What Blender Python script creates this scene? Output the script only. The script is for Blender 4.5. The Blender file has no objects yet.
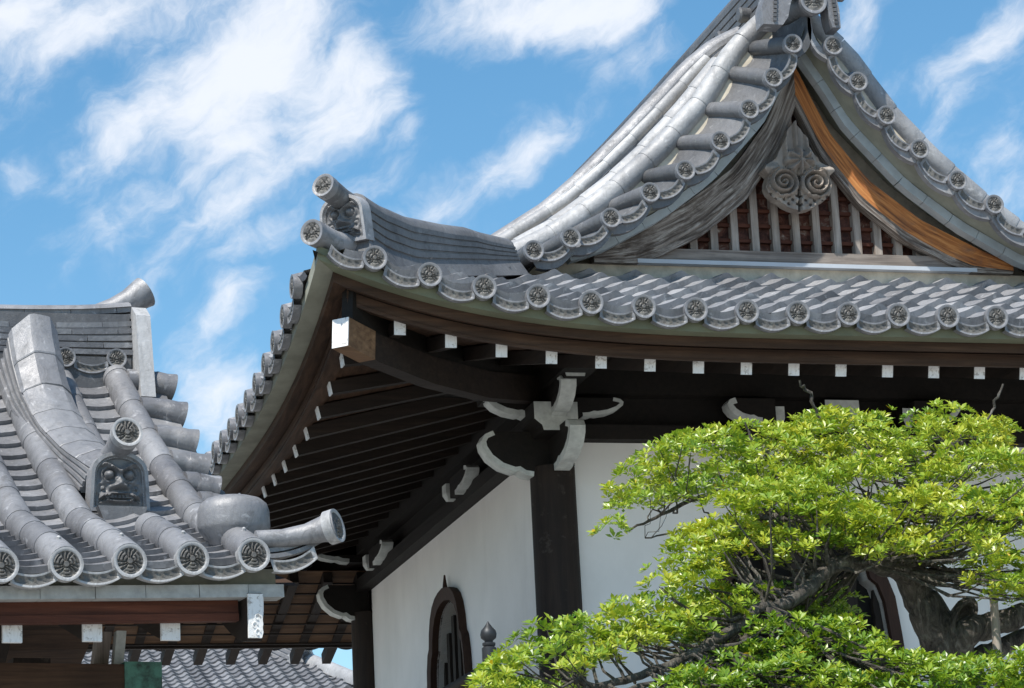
import bpy, math, random
import numpy as np
from mathutils import Vector, Matrix, noise as mnoise
from mathutils.geometry import tessellate_polygon
random.seed(7); rng = np.random.default_rng(7)
S = bpy.context.scene; COL = S.collection
R = math.radians

# ------------------------------------------------------------------ camera
YAW, PITCH, ROLL, FPX = .2712, .2523, -.0494, 2822.46
fwd = Vector((math.sin(YAW)*math.cos(PITCH), math.cos(YAW)*math.cos(PITCH), math.sin(PITCH)))
rt = Vector((math.cos(YAW), -math.sin(YAW), 0)); up = rt.cross(fwd)
r2 = rt*math.cos(ROLL) + up*math.sin(ROLL); u2 = -rt*math.sin(ROLL) + up*math.cos(ROLL)
cd = bpy.data.cameras.new('camera'); cam = bpy.data.objects.new('camera', cd); COL.objects.link(cam)
M = Matrix((r2, u2, -fwd)).transposed().to_4x4(); M.translation = (0, 0, 1.6)
cam.matrix_world = M
cd.sensor_width = 36; cd.lens = FPX/1024*36; cd.clip_start = .1; cd.clip_end = 20000
S.camera = cam

# ------------------------------------------------------------------ world: Nishita sky with clouds, one sun
SUN_DIR = Vector((-.43, -.40, .90)).normalized()
SUN_EL = math.asin(SUN_DIR.z); SUN_AZ = math.atan2(SUN_DIR.x, SUN_DIR.y)
W = bpy.data.worlds.new('World'); S.world = W; W.use_nodes = True
def build_world():
    nt = W.node_tree; N = nt.nodes; L = nt.links
    N.clear()
    out = N.new('ShaderNodeOutputWorld'); bg = N.new('ShaderNodeBackground'); bg.inputs[1].default_value = .125
    L.new(bg.outputs[0], out.inputs[0])
    sky = N.new('ShaderNodeTexSky'); sky.sky_type = 'NISHITA'; sky.sun_disc = False
    sky.sun_elevation = SUN_EL; sky.sun_rotation = SUN_AZ; sky.altitude = 100; sky.air_density = 1.0; sky.dust_density = .3; sky.ozone_density = 1.0
    def math_(op, a, b=None, c=None):
        n = N.new('ShaderNodeMath'); n.operation = op
        for i, x in enumerate((a, b, c)):
            if x is None: continue
            if isinstance(x, (int, float)): n.inputs[i].default_value = x
            else: L.new(x, n.inputs[i])
        return n.outputs[0]
    tc = N.new('ShaderNodeTexCoord')
    sep = N.new('ShaderNodeSeparateXYZ'); L.new(tc.outputs['Generated'], sep.inputs[0])
    az = math_('MULTIPLY', math_('ARCTAN2', sep.outputs[0], sep.outputs[1]), 57.2958)   # degrees, towards +X
    el = math_('MULTIPLY', math_('ARCSINE', sep.outputs[2]), 57.2958)
    cmb = N.new('ShaderNodeCombineXYZ'); L.new(az, cmb.inputs[0]); L.new(el, cmb.inputs[1])
    P = cmb.outputs[0]
    # domain warp
    nw = N.new('ShaderNodeTexNoise'); nw.inputs['Scale'].default_value = .55; nw.inputs['Detail'].default_value = 4; L.new(P, nw.inputs['Vector'])
    sb = N.new('ShaderNodeVectorMath'); sb.operation = 'SUBTRACT'; L.new(nw.outputs['Color'], sb.inputs[0]); sb.inputs[1].default_value = (.5, .5, .5)
    scl = N.new('ShaderNodeVectorMath'); scl.operation = 'SCALE'; L.new(sb.outputs[0], scl.inputs[0]); scl.inputs['Scale'].default_value = 1.5
    ad = N.new('ShaderNodeVectorMath'); ad.operation = 'ADD'; L.new(P, ad.inputs[0]); L.new(scl.outputs[0], ad.inputs[1])
    # banks of cloud: (azimuth, elevation, half-length, half-width, tilt)
    total = None
    for a, e, hl, hw, tilt, k in CLOUDS:
        s1 = N.new('ShaderNodeVectorMath'); s1.operation = 'SUBTRACT'; L.new(ad.outputs[0], s1.inputs[0]); s1.inputs[1].default_value = (a, e, 0)
        ro = N.new('ShaderNodeVectorRotate'); ro.rotation_type = 'Z_AXIS'; L.new(s1.outputs[0], ro.inputs['Vector']); ro.inputs['Angle'].default_value = -R(tilt)
        dv = N.new('ShaderNodeVectorMath'); dv.operation = 'MULTIPLY'; L.new(ro.outputs[0], dv.inputs[0]); dv.inputs[1].default_value = (1/hl, 1/hw, 0)
        ln = N.new('ShaderNodeVectorMath'); ln.operation = 'LENGTH'; L.new(dv.outputs[0], ln.inputs[0])
        mr = N.new('ShaderNodeMapRange'); mr.interpolation_type = 'SMOOTHSTEP'; L.new(ln.outputs['Value'], mr.inputs[0])
        mr.inputs[1].default_value = 1.75; mr.inputs[2].default_value = 0.; mr.inputs[3].default_value = 0; mr.inputs[4].default_value = k
        total = mr.outputs[0] if total is None else math_('MAXIMUM', total, mr.outputs[0])
    rot = N.new('ShaderNodeVectorRotate'); rot.rotation_type = 'Z_AXIS'; L.new(ad.outputs[0], rot.inputs['Vector']); rot.inputs['Angle'].default_value = -R(32)
    st = N.new('ShaderNodeVectorMath'); st.operation = 'MULTIPLY'; L.new(rot.outputs[0], st.inputs[0]); st.inputs[1].default_value = (.55, 1.0, 0)
    n1 = N.new('ShaderNodeTexNoise'); n1.inputs['Scale'].default_value = .80; n1.inputs['Detail'].default_value = 11; n1.inputs['Roughness'].default_value = .62
    L.new(st.outputs[0], n1.inputs['Vector'])
    n2 = N.new('ShaderNodeTexNoise'); n2.inputs['Scale'].default_value = .16; n2.inputs['Detail'].default_value = 3; L.new(P, n2.inputs['Vector'])
    far = math_('MULTIPLY', math_('SUBTRACT', n2.outputs[0], .56), 1.2)         # scattered cloud over the rest of the sky
    dens = math_('ADD', math_('MULTIPLY', math_('SUBTRACT', n1.outputs[0], .47), 2.0), math_('ADD', total, far))
    cl = N.new('ShaderNodeMapRange'); cl.interpolation_type = 'SMOOTHERSTEP'; L.new(dens, cl.inputs[0])
    cl.inputs[1].default_value = -.04; cl.inputs[2].default_value = 1.22; cl.inputs[4].default_value = .90
    hs = N.new('ShaderNodeHueSaturation'); L.new(sky.outputs[0], hs.inputs['Color'])
    hs.inputs['Saturation'].default_value = SKY_SAT; hs.inputs['Value'].default_value = SKY_VAL; hs.inputs['Hue'].default_value = SKY_HUE
    mx = N.new('ShaderNodeMix'); mx.data_type = 'RGBA'; L.new(cl.outputs[0], mx.inputs['Factor']); L.new(hs.outputs[0], mx.inputs['A'])
    mx.inputs['B'].default_value = CLOUD_COL
    L.new(mx.outputs['Result'], bg.inputs[0])
SKY_SAT, SKY_VAL, SKY_HUE, CLOUD_COL = 1.26, 1.0, .489, (5.7, 5.9, 6.3, 1)
CLOUDS = [(5.8, 21.1, 2.6, .95, 12, .95), (5.0, 19.6, 1.5, .9, 20, .55), (7.3, 18.9, 1.2, .9, 35, .50), (10.4, 20.6, 2.8, 1.3, 42, 1.10), (12.2, 19.7, 1.7, 1.1, 38, 1.0), (9.6, 18.9, 1.8, .9, 42, .85), (10.3, 17.8, 2.4, .7, 38, .72), (8.0, 17.6, 1.5, .5, 35, .62), (6.8, 17.0, 1.0, .35, 25, .5),
          (16.4, 21.2, 2.8, .9, 4, 1.2), (18.6, 20.1, 1.2, .4, 30, .6), (16.0, 18.4, 2.2, .5, 28, .85), (14.4, 17.6, 1.2, .4, 28, .62), (12.6, 17.6, 1.4, .4, 25, .62), (10.4, 16.9, 1.6, .35, 28, .58),
          (26.0, 19.9, 1.8, .45, 40, .62), (25.2, 18.7, 1.2, .35, 45, .6), (25.8, 16.9, 1.5, 1.0, 40, .66), (23.2, 20.6, 1.2, .4, 30, .5), (9.2, 13.6, 1.2, 1.0, 50, .74), (9.6, 15.2, 1.1, .35, 45, .52), (5.3, 18.1, .6, .35, 40, .55), (13.4, 18.7, .5, .3, 40, .5), (8.0, 15.9, 1.2, .3, 35, .42)]
build_world()
sd = bpy.data.lights.new('sun', 'SUN'); sun = bpy.data.objects.new('sun', sd); COL.objects.link(sun)
sd.energy = 4.6; sd.angle = R(.6); sd.color = (1, .95, .87)
sun.rotation_euler = SUN_DIR.to_track_quat('Z', 'Y').to_euler(); sun.location = (0, 0, 60)
S.view_settings.view_transform = 'Standard'; S.view_settings.look = 'None'; S.view_settings.gamma = 1; S.view_settings.exposure = .45
S.cycles.max_bounces = 8; S.cycles.diffuse_bounces = 5

# ------------------------------------------------------------------ materials
def mat(name, build):
    m = bpy.data.materials.new(name); m.use_nodes = True; nt = m.node_tree
    b = nt.nodes['Principled BSDF']; build(nt, b); return m
def tex_noise(nt, vec, scale, detail=5, rough=.6, dist=0.):
    n = nt.nodes.new('ShaderNodeTexNoise'); n.inputs['Scale'].default_value = scale; n.inputs['Detail'].default_value = detail
    n.inputs['Roughness'].default_value = rough; n.inputs['Distortion'].default_value = dist
    if vec is not None: nt.links.new(vec, n.inputs['Vector'])
    return n.outputs[0]
def ramp(nt, fac, stops):
    r = nt.nodes.new('ShaderNodeValToRGB'); e = r.color_ramp.elements
    while len(e) < len(stops): e.new(.5)
    for i, (p, c) in enumerate(stops):
        e[i].position = p; e[i].color = (*c, 1) if len(c) == 3 else c
    nt.links.new(fac, r.inputs[0]); return r.outputs[0]
def mixc(nt, f, a, b, mode='MIX'):
    m = nt.nodes.new('ShaderNodeMix'); m.data_type = 'RGBA'; m.blend_type = mode
    for k, x in (('Factor', f), ('A', a), ('B', b)):
        s = m.inputs[k] if k == 'Factor' else [i for i in m.inputs if i.name == k and i.type == 'RGBA'][0]
        if isinstance(x, (int, float)): s.default_value = x
        elif isinstance(x, tuple): s.default_value = (*x, 1) if len(x) == 3 else x
        else: nt.links.new(x, s)
    return [o for o in m.outputs if o.type == 'RGBA'][0]
def objco(nt, scale=(1, 1, 1), kind='Object', rot=(0, 0, 0)):
    tc = nt.nodes.new('ShaderNodeTexCoord'); mp = nt.nodes.new('ShaderNodeMapping'); mp.inputs['Scale'].default_value = scale; mp.inputs['Rotation'].default_value = rot
    nt.links.new(tc.outputs[kind], mp.inputs[0]); return mp.outputs[0]
def bump(nt, b, h, s=.3, d=.01):
    n = nt.nodes.new('ShaderNodeBump'); n.inputs['Strength'].default_value = s; n.inputs['Distance'].default_value = d
    nt.links.new(h, n.inputs['Height']); nt.links.new(n.outputs[0], b.inputs['Normal'])
def tone(nt):
    a = nt.nodes.new('ShaderNodeAttribute'); a.attribute_name = 'tone'; return a.outputs['Fac']

def tile_mat(name, lo, hi, rough=.42, metal=.25, stain=(.05, .05, .05), stain_amt=.55):
    def f(nt, b):
        v = objco(nt)
        n1 = tex_noise(nt, v, 2.3, 6, .65); n2 = tex_noise(nt, v, 34, 6, .72); n3 = tex_noise(nt, v, 8, 8, .74, .8); n4 = tex_noise(nt, objco(nt, (14, 14, 4)), 1.6, 7, .7, .4); n5 = tex_noise(nt, v, 17, 5, .6, .5)
        c = mixc(nt, tone(nt), lo, hi)
        c = mixc(nt, ramp(nt, n1, [(.36, (0, 0, 0)), (.66, (1, 1, 1))]), mixc(nt, 1.0, c, (.66, .66, .67), 'MULTIPLY'), c)
        c = mixc(nt, ramp(nt, n4, [(.50, (0, 0, 0)), (.72, (.55,)*3)]), c, mixc(nt, 1.0, c, (.42, .42, .42), 'MULTIPLY'))     # rain streaks
        c = mixc(nt, ramp(nt, n3, [(.54, (0, 0, 0)), (.70, (stain_amt,)*3)]), c, stain)
        c = mixc(nt, ramp(nt, n5, [(.60, (0, 0, 0)), (.70, (.5,)*3)]), c, tuple(min(.62, x*1.55) for x in hi))                      # worn pale patches
        c = mixc(nt, ramp(nt, n2, [(.60, (0, 0, 0)), (.72, (.4,)*3)]), c, (.30, .30, .26))                                    # lichen specks
        nt.links.new(c, b.inputs['Base Color'])
        nt.links.new(ramp(nt, n3, [(.3, (rough-.12,)*3), (.7, (rough+.2,)*3)]), b.inputs['Roughness'])
        b.inputs['Metallic'].default_value = metal
        h = nt.nodes.new('ShaderNodeMath'); h.operation = 'ADD'; nt.links.new(n2, h.inputs[0]); nt.links.new(n3, h.inputs[1]); bump(nt, b, h.outputs[0], .4, .008)
    return mat(name, f)
M_tile = tile_mat('smoked_tile', (.24, .24, .25), (.40, .40, .41), .50, .1)
M_tile_b = tile_mat('silver_tile', (.36, .36, .365), (.50, .50, .50), .52, .08, (.13, .13, .125), .5)
M_tile_d = tile_mat('dark_tile', (.10, .102, .107), (.175, .175, .18), .50, .1)
M_tile_r = tile_mat('relief_tile', (.085, .082, .08), (.15, .145, .135), .55, .05, (.20, .17, .13), .5)
M_tile_g = tile_mat('gate_tile', (.185, .185, .195), (.32, .32, .33), .44, .14, (.075, .075, .073), .6)

def wood(name, axis, c0, c1, c2=None, rough=.75, gl=18, spots=0.):
    sc = {'x': (1.2, gl, gl), 'y': (gl, 1.2, gl), 'z': (gl, gl, 1.2), 'uv': (1.5, gl, 1)}[axis]
    def f(nt, b):
        v = objco(nt, sc, 'UV' if axis == 'uv' else 'Object')
        n = tex_noise(nt, v, 1.6, 8, .65, .5); v2 = objco(nt); m = tex_noise(nt, v2, 2.3, 5, .6)
        c = ramp(nt, n, [(.3, c0), (.62, c1)] + ([(.8, c2)] if c2 else []))
        c = mixc(nt, ramp(nt, m, [(.35, (.0,)*3), (.7, (.6,)*3)]), c, c0)
        if spots:
            s = tex_noise(nt, v2, 11, 4, .7); c = mixc(nt, ramp(nt, s, [(.60, (0, 0, 0)), (.72, (spots,)*3)]), c, (.30, .25, .20))
        nt.links.new(c, b.inputs['Base Color']); b.inputs['Roughness'].default_value = rough
        b.inputs['Specular IOR Level'].default_value = .3
        bump(nt, b, n, .5, .006)
    return mat(name, f)
DK0, DK1, DK2 = (.013, .009, .007), (.032, .021, .015), (.06, .04, .028)
M_wx = wood('dark_timber_lengthwise', 'x', DK0, DK1, DK2); M_wy = wood('dark_timber_crosswise', 'y', DK0, DK1, DK2); M_wz = wood('dark_timber_upright', 'z', DK0, DK1, DK2, spots=.12)
M_frame = wood('brown_frame', 'z', (.025, .012, .008), (.06, .030, .020), (.09, .05, .035)); M_lat = wood('lattice_wood', 'z', (.012, .009, .007), (.036, .027, .021), (.06, .047, .04))
M_black = wood('sooty_timber', 'y', (.007, .006, .005), (.016, .012, .009))
M_brownx = wood('brown_board', 'x', (.03, .017, .011), (.095, .053, .032), (.15, .09, .055)); M_browny = wood('brown_board_crosswise', 'y', (.03, .017, .011), (.095, .053, .032), (.15, .09, .055)); M_canopy = wood('canopy_board', 'x', (.08, .045, .026), (.20, .115, .065), (.28, .17, .10))
M_red = wood('red_brown_fascia', 'x', (.045, .014, .008), (.12, .038, .02), (.17, .065, .04))
def f_grey(nt, b):
    v = objco(nt, (1.6, 30, 1), 'UV'); n = tex_noise(nt, v, 1.7, 9, .72, .7); v2 = objco(nt, (4, 9, 1), 'UV'); m = tex_noise(nt, v2, 1.4, 6, .65, .4)
    c = ramp(nt, n, [(.36, (.035, .027, .022)), (.47, (.16, .13, .11)), (.56, (.34, .30, .265)), (.68, (.54, .51, .47))])
    c = mixc(nt, ramp(nt, m, [(.46, (0, 0, 0)), (.66, (.75,)*3)]), c, (.075, .055, .042))
    nt.links.new(c, b.inputs['Base Color']); b.inputs['Roughness'].default_value = .88; bump(nt, b, n, .7, .008)
M_grey = mat('weathered_board', f_grey)
def f_orange(nt, b):
    v = objco(nt, (1.5, 24, 1), 'UV'); n = tex_noise(nt, v, 1.7, 8, .68, .5); m = tex_noise(nt, objco(nt, (2.4, 7, 1), 'UV'), 1.5, 6, .68, .5)
    c = ramp(nt, n, [(.34, (.11, .035, .012)), (.50, (.40, .14, .034)), (.66, (.60, .27, .085))])
    c = mixc(nt, ramp(nt, m, [(.52, (0, 0, 0)), (.68, (.7,)*3)]), c, (.17, .10, .065))
    nt.links.new(c, b.inputs['Base Color']); b.inputs['Roughness'].default_value = .7; bump(nt, b, n, .5, .006)
M_orange = mat('orange_board', f_orange)
M_greyx = wood('weathered_sill', 'x', (.10, .08, .07), (.34, .29, .25), (.48, .43, .38), .85, 22)
M_greyz = wood('weathered_bar', 'z', (.16, .13, .11), (.46, .40, .35), (.62, .58, .52), .85, 20)
M_pend = wood('weathered_carving', 'z', (.18, .15, .13), (.40, .35, .30), (.56, .51, .46), .85, 7)
M_pend_shade = wood('shaded_carving', 'z', (.04, .03, .025), (.11, .09, .075), (.18, .15, .13), .9, 7)
M_lit_tip = wood('lit_rafter_wood', 'x', (.10, .055, .03), (.24, .14, .075), (.34, .22, .13))
def f_pan(nt, b):
    v = objco(nt); n = tex_noise(nt, v, 13, 6, .7, .8); k = tex_noise(nt, v, 3.0, 3, .5)
    c = ramp(nt, n, [(.40, (.035, .012, .009)), (.56, (.12, .045, .03)), (.64, (.20, .13, .10)), (.72, (.42, .37, .33))])
    nt.links.new(c, b.inputs['Base Color']); b.inputs['Roughness'].default_value = .9
M_panel = mat('peeling_red_panel', f_pan)
def plain(name, c, rough=.7, var=.12, scale=6, metal=0., c2=None, bs=.15):
    def f(nt, b):
        v = objco(nt); n = tex_noise(nt, v, scale, 6, .65); d = c2 or tuple(x*(1-var*2.2) for x in c)
        nt.links.new(ramp(nt, n, [(.33, d), (.62, c)]), b.inputs['Base Color'])
        b.inputs['Roughness'].default_value = rough; b.inputs['Metallic'].default_value = metal
        bump(nt, b, tex_noise(nt, v, scale*6, 4, .6), bs, .004)
    return mat(name, f)
def f_plaster(nt, b):
    v = objco(nt); n = tex_noise(nt, v, 1.3, 6, .6); st = tex_noise(nt, objco(nt, (2.2, 2.2, .6)), 1.3, 7, .68, .6); fine = tex_noise(nt, v, 60, 4, .6)
    c = mixc(nt, ramp(nt, n, [(.35, (0, 0, 0)), (.65, (1, 1, 1))]), (.76, .745, .71), (.86, .84, .80)); c = mixc(nt, ramp(nt, st, [(.52, (0, 0, 0)), (.78, (.30,)*3)]), c, (.60, .58, .53))
    nt.links.new(c, b.inputs['Base Color']); b.inputs['Roughness'].default_value = .92; bump(nt, b, fine, .12, .003)
M_plaster = mat('white_plaster', f_plaster)
def f_white(nt, b):
    v = objco(nt); n = tex_noise(nt, v, 28, 7, .72, .6); k = tex_noise(nt, objco(nt, (40, 40, 7)), 2, 5, .6)
    c = mixc(nt, ramp(nt, n, [(.54, (0, 0, 0)), (.63, (.8,)*3)]), (.76, .76, .75), (.26, .23, .20)); c = mixc(nt, ramp(nt, k, [(.5, (0, 0, 0)), (.75, (.45,)*3)]), c, (.40, .38, .35))
    nt.links.new(c, b.inputs['Base Color']); b.inputs['Roughness'].default_value = .8; bump(nt, b, n, .5, .003)
M_white = mat('white_paint', f_white)
M_whiteb = plain('dull_white_paint', (.62, .64, .60), .7, .14, 14)
M_strip = plain('grey_edge_slab', (.42, .43, .42), .7, .14, 14)
M_olive = plain('eave_mortar', (.30, .30, .24), .9, .15, 4)
M_olive_shade = plain('eave_mortar_shaded', (.19, .20, .13), .9, .15, 3)
M_lead = plain('pale_edge_tile', (.42, .47, .49), .5, .10, 7)
M_cream = plain('cream_mortar', (.56, .50, .40), .9, .14, 12)
M_zinc = plain('pale_metal_strip', (.50, .53, .57), .6, .06, 3, .0)
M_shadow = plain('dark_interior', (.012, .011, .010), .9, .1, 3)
M_copper = plain('verdigris_copper', (.075, .20, .155), .7, .3, 16, .1, c2=(.018, .03, .026))
M_bronze = plain('dark_bronze', (.045, .05, .055), .5, .15, 8, .4)
M_stone = plain('pale_stone', (.34, .33, .31), .9, .15, 3)
M_gravel = plain('raked_gravel', (.40, .385, .36), .95, .2, 14)
def f_bark(nt, b):
    v = objco(nt, (9, 9, 3)); n = tex_noise(nt, v, 2.8, 9, .78, .9); k = tex_noise(nt, objco(nt), 14, 5, .7)
    c = ramp(nt, n, [(.38, (.025, .02, .017)), (.54, (.12, .105, .088)), (.68, (.30, .27, .235))])
    c = mixc(nt, ramp(nt, k, [(.57, (0, 0, 0)), (.72, (.6,)*3)]), c, (.24, .25, .21))
    nt.links.new(c, b.inputs['Base Color']); b.inputs['Roughness'].default_value = .9; bump(nt, b, n, 1.0, .03)
M_bark = mat('rough_bark', f_bark)
def f_leaf(nt, b):
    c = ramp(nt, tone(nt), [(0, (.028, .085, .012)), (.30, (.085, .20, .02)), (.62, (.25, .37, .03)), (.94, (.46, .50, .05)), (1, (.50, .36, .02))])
    nt.links.new(c, b.inputs['Base Color']); b.inputs['Roughness'].default_value = .34; b.inputs['Specular IOR Level'].default_value = .5
    tr = nt.nodes.new('ShaderNodeBsdfTranslucent'); nt.links.new(mixc(nt, 1.0, c, (1.0, 1.0, .55), 'MULTIPLY'), tr.inputs[0])
    ms = nt.nodes.new('ShaderNodeMixShader'); ms.inputs[0].default_value = .36
    o = nt.nodes['Material Output']; nt.links.new(b.outputs[0], ms.inputs[1]); nt.links.new(tr.outputs[0], ms.inputs[2]); nt.links.new(ms.outputs[0], o.inputs[0])
M_leaf = mat('glossy_leaf', f_leaf)

# ------------------------------------------------------------------ mesh builder
def V(*a): return np.array(a, float)
def nz(v): return v/np.linalg.norm(v)
class MB:
    def __init__(s): s.v = []; s.f = []; s.m = []; s.t = []; s.uv = {}
    def add(s, vs, fs, m=0, t=None):
        o = len(s.v); s.v.extend([tuple(map(float, x)) for x in vs]); t = random.random() if t is None else t
        for f in fs: s.f.append([i+o for i in f]); s.m.append(m); s.t.append(t)
        return o
    def box(s, lo, hi, m=0, t=None, c=0.):
        (a, b, c0), (d, e, f) = lo, hi
        vs = [(x, y, z) for z in (c0, f) for y in (b, e) for x in (a, d)]
        s.add(vs, [(0, 2, 3, 1), (4, 5, 7, 6), (0, 1, 5, 4), (2, 6, 7, 3), (0, 4, 6, 2), (1, 3, 7, 5)], m, t)
    def beam(s, p, q, w, h, m=0, t=None, upv=(0, 0, 1), m0=None):
        p, q = V(*p), V(*q); d = nz(q-p); side = nz(np.cross(d, V(*upv))); u = np.cross(side, d)
        vs = [x+side*a*w/2+u*b*h/2 for x in (p, q) for b in (-1, 1) for a in (-1, 1)]
        s.add(vs, [(2, 3, 7, 6), (0, 4, 5, 1), (0, 2, 6, 4), (1, 5, 7, 3), (4, 6, 7, 5)], m, t)
        s.add(vs[:4], [(0, 1, 3, 2)], m if m0 is None else m0, t)
    def prism(s, poly, o, ex, ey, ez, d, m=0, mc=None, t=None):
        o, ex, ey, ez = map(lambda a: np.array(a, float), (o, ex, ey, ez)); n = len(poly)
        a = [o+ex*x+ey*y for x, y in poly]; b = [p+ez*d for p in a]; t = random.random() if t is None else t
        s.add(a+b, [(i, (i+1) % n, n+(i+1) % n, n+i) for i in range(n)], m, t)
        tri = tessellate_polygon([[Vector((x, y, 0)) for x, y in poly]])
        s.add(a, [tuple(x) for x in tri], m if mc is None else mc, t); s.add(b, [tuple(x)[::-1] for x in tri], m, t)
    def rings(s, rs, m=0, t=None, closed=True, c0=False, c1=False):
        n = len(rs[0]); vs = [p for r in rs for p in r]; fs = []
        k = n if closed else n-1
        for i in range(len(rs)-1):
            for j in range(k): fs.append((i*n+j, i*n+(j+1) % n, (i+1)*n+(j+1) % n, (i+1)*n+j))
        if c0: fs.append(tuple(range(n))[::-1])
        if c1: fs.append(tuple((len(rs)-1)*n+j for j in range(n)))
        return s.add(vs, fs, m, t)
    def tube(s, pts, rad, n=10, m=0, t=None, cap=True, jit=0.):
        pts = [V(*p) for p in pts]; rad = rad if hasattr(rad, '__len__') else [rad]*len(pts); rs = []; u = None
        for i, p in enumerate(pts):
            d = nz(pts[min(i+1, len(pts)-1)]-pts[max(i-1, 0)])
            if u is None: u = nz(np.cross(d, V(.31, .2, 1.) if abs(d[2]) < .9 else V(1, 0, 0)))
            u = nz(u-d*(u@d)); w = np.cross(d, u)
            rs.append([p+(u*math.cos(a)+w*math.sin(a))*rad[i]*(1+jit*random.uniform(-1, 1)) for a in np.linspace(0, 2*math.pi, n, endpoint=False)])
        s.rings(rs, m, t, True, cap, cap)
    def sweep(s, pts, prof, m=0, t=None, upv=(0, 0, 1), caps=True, uvs=False, mfun=None):
        """prof(i, k) -> closed list of (side, up); side is to the right of travel"""
        pts = [V(*p) for p in pts]; rs = []; upv = V(*upv); L = 0; Ls = []
        for i, p in enumerate(pts):
            d = nz(pts[min(i+1, len(pts)-1)]-pts[max(i-1, 0)]); sd = nz(np.cross(d, upv)); u = np.cross(sd, d)
            if i: L += np.linalg.norm(p-pts[i-1])
            Ls.append(L); rs.append([p+sd*a+u*b for a, b in prof(i, i/(len(pts)-1))])
        f0 = len(s.f); s.rings(rs, m, t, True, caps, caps)
        if uvs:
            n = len(rs[0]); c = 0
            for i in range(len(rs)-1):
                for j in range(n):
                    s.uv[f0+c] = [(Ls[i], j*.13), (Ls[i], (j+1)*.13), (Ls[i+1], (j+1)*.13), (Ls[i+1], j*.13)]; c += 1
    def disc_relief(s, poly, c, hf, nr, o, ex, ey, ez, m=0, mf=None, depth=0., t=None):
        """star-shaped outline filled with rings, raised by hf(x,y); mf(x,y)->material"""
        o, ex, ey, ez = map(lambda a: np.array(a, float), (o, ex, ey, ez)); n = len(poly); t = random.random() if t is None else t
        xy = [[(c[0]+(x-c[0])*k/nr, c[1]+(y-c[1])*k/nr) for x, y in poly] for k in range(1, nr+1)]
        P = lambda x, y, h: o+ex*x+ey*y+ez*h
        vs = [P(*c, hf(*c))]+[P(x, y, hf(x, y)) for r in xy for x, y in r]; base = len(s.v)
        s.add(vs, [], m, t)
        def put(f, x, y): s.f.append([i+base for i in f]); s.m.append(m if mf is None else mf(x, y)); s.t.append(t)
        for j in range(n): put((0, 1+j, 1+(j+1) % n), *xy[0][j])
        for k in range(nr-1):
            for j in range(n):
                x, y = xy[k][j]; x2, y2 = xy[k+1][j]
                put((1+k*n+j, 1+(k+1)*n+j, 1+(k+1)*n+(j+1) % n, 1+k*n+(j+1) % n), (x+x2)/2, (y+y2)/2)
        if depth:
            e = [P(x, y, hf(x, y)) for x, y in xy[-1]]; b = [P(x, y, -depth) for x, y in xy[-1]]
            s.rings([b, e], m, t, True, True, False)
    def build(s, name, mats, parent=None, smooth=35, link=True):
        me = bpy.data.meshes.new(name); me.from_pydata(s.v, [], s.f); mats = mats if isinstance(mats, (list, tuple)) else [mats]
        for x in mats: me.materials.append(x)
        me.polygons.foreach_set('material_index', s.m)
        at = me.attributes.new('tone', 'FLOAT', 'FACE'); at.data.foreach_set('value', s.t)
        if s.uv:
            uv = me.uv_layers.new(name='UVMap')
            for fi, cs in s.uv.items():
                for li, cxy in zip(me.polygons[fi].loop_indices, cs): uv.data[li].uv = cxy
        me.validate(); me.update()
        if smooth: me.polygons.foreach_set('use_smooth', [True]*len(me.polygons)); me.set_sharp_from_angle(angle=R(smooth))
        o = bpy.data.objects.new(name, me)
        if link: COL.objects.link(o); attach(o, parent)
        return o
WM = {}
def attach(o, parent):
    if parent is not None:
        o.parent = parent
        if parent.name in WM: o.matrix_parent_inverse = WM[parent.name].inverted()
def put(o, mtx, parent):                                     # a copy of a part at its own place
    c = o.copy(); COL.objects.link(c); attach(c, parent); c.matrix_basis = mtx; return c
def thing(name, label, cat, loc, rz=0., world=True):
    o = bpy.data.objects.new(name, None); COL.objects.link(o); o.location = loc; o.rotation_euler = (0, 0, rz)
    o['label'] = label; o['category'] = cat; o.empty_display_size = .3
    if world: WM[o.name] = Matrix.LocRotScale(Vector(loc), Matrix.Rotation(rz, 3, 'Z'), None)
    return o
def frame(o, ex, ey, ez):
    m = Matrix((Vector(ex), Vector(ey), Vector(ez))).transposed().to_4x4(); m.translation = Vector(o); return m
def curve(tab, n=400, sm=25):
    xs, ys = zip(*tab); g = np.linspace(xs[0], xs[-1], n); y = np.interp(g, xs, ys)
    k = np.ones(sm)/sm; p = sm//2
    yp = np.concatenate([2*y[0]-y[1:p+1][::-1], y, 2*y[-1]-y[-p-1:-1][::-1]]); y = np.convolve(yp, k, 'valid')
    return lambda x: float(np.interp(x, g, y)) if xs[0] <= x <= xs[-1] else (ys[-1]+(x-xs[-1])*(ys[-1]-ys[-2])/(xs[-1]-xs[-2]) if x > xs[-1] else ys[0]+(x-xs[0])*(ys[1]-ys[0])/(xs[1]-xs[0]))

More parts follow.
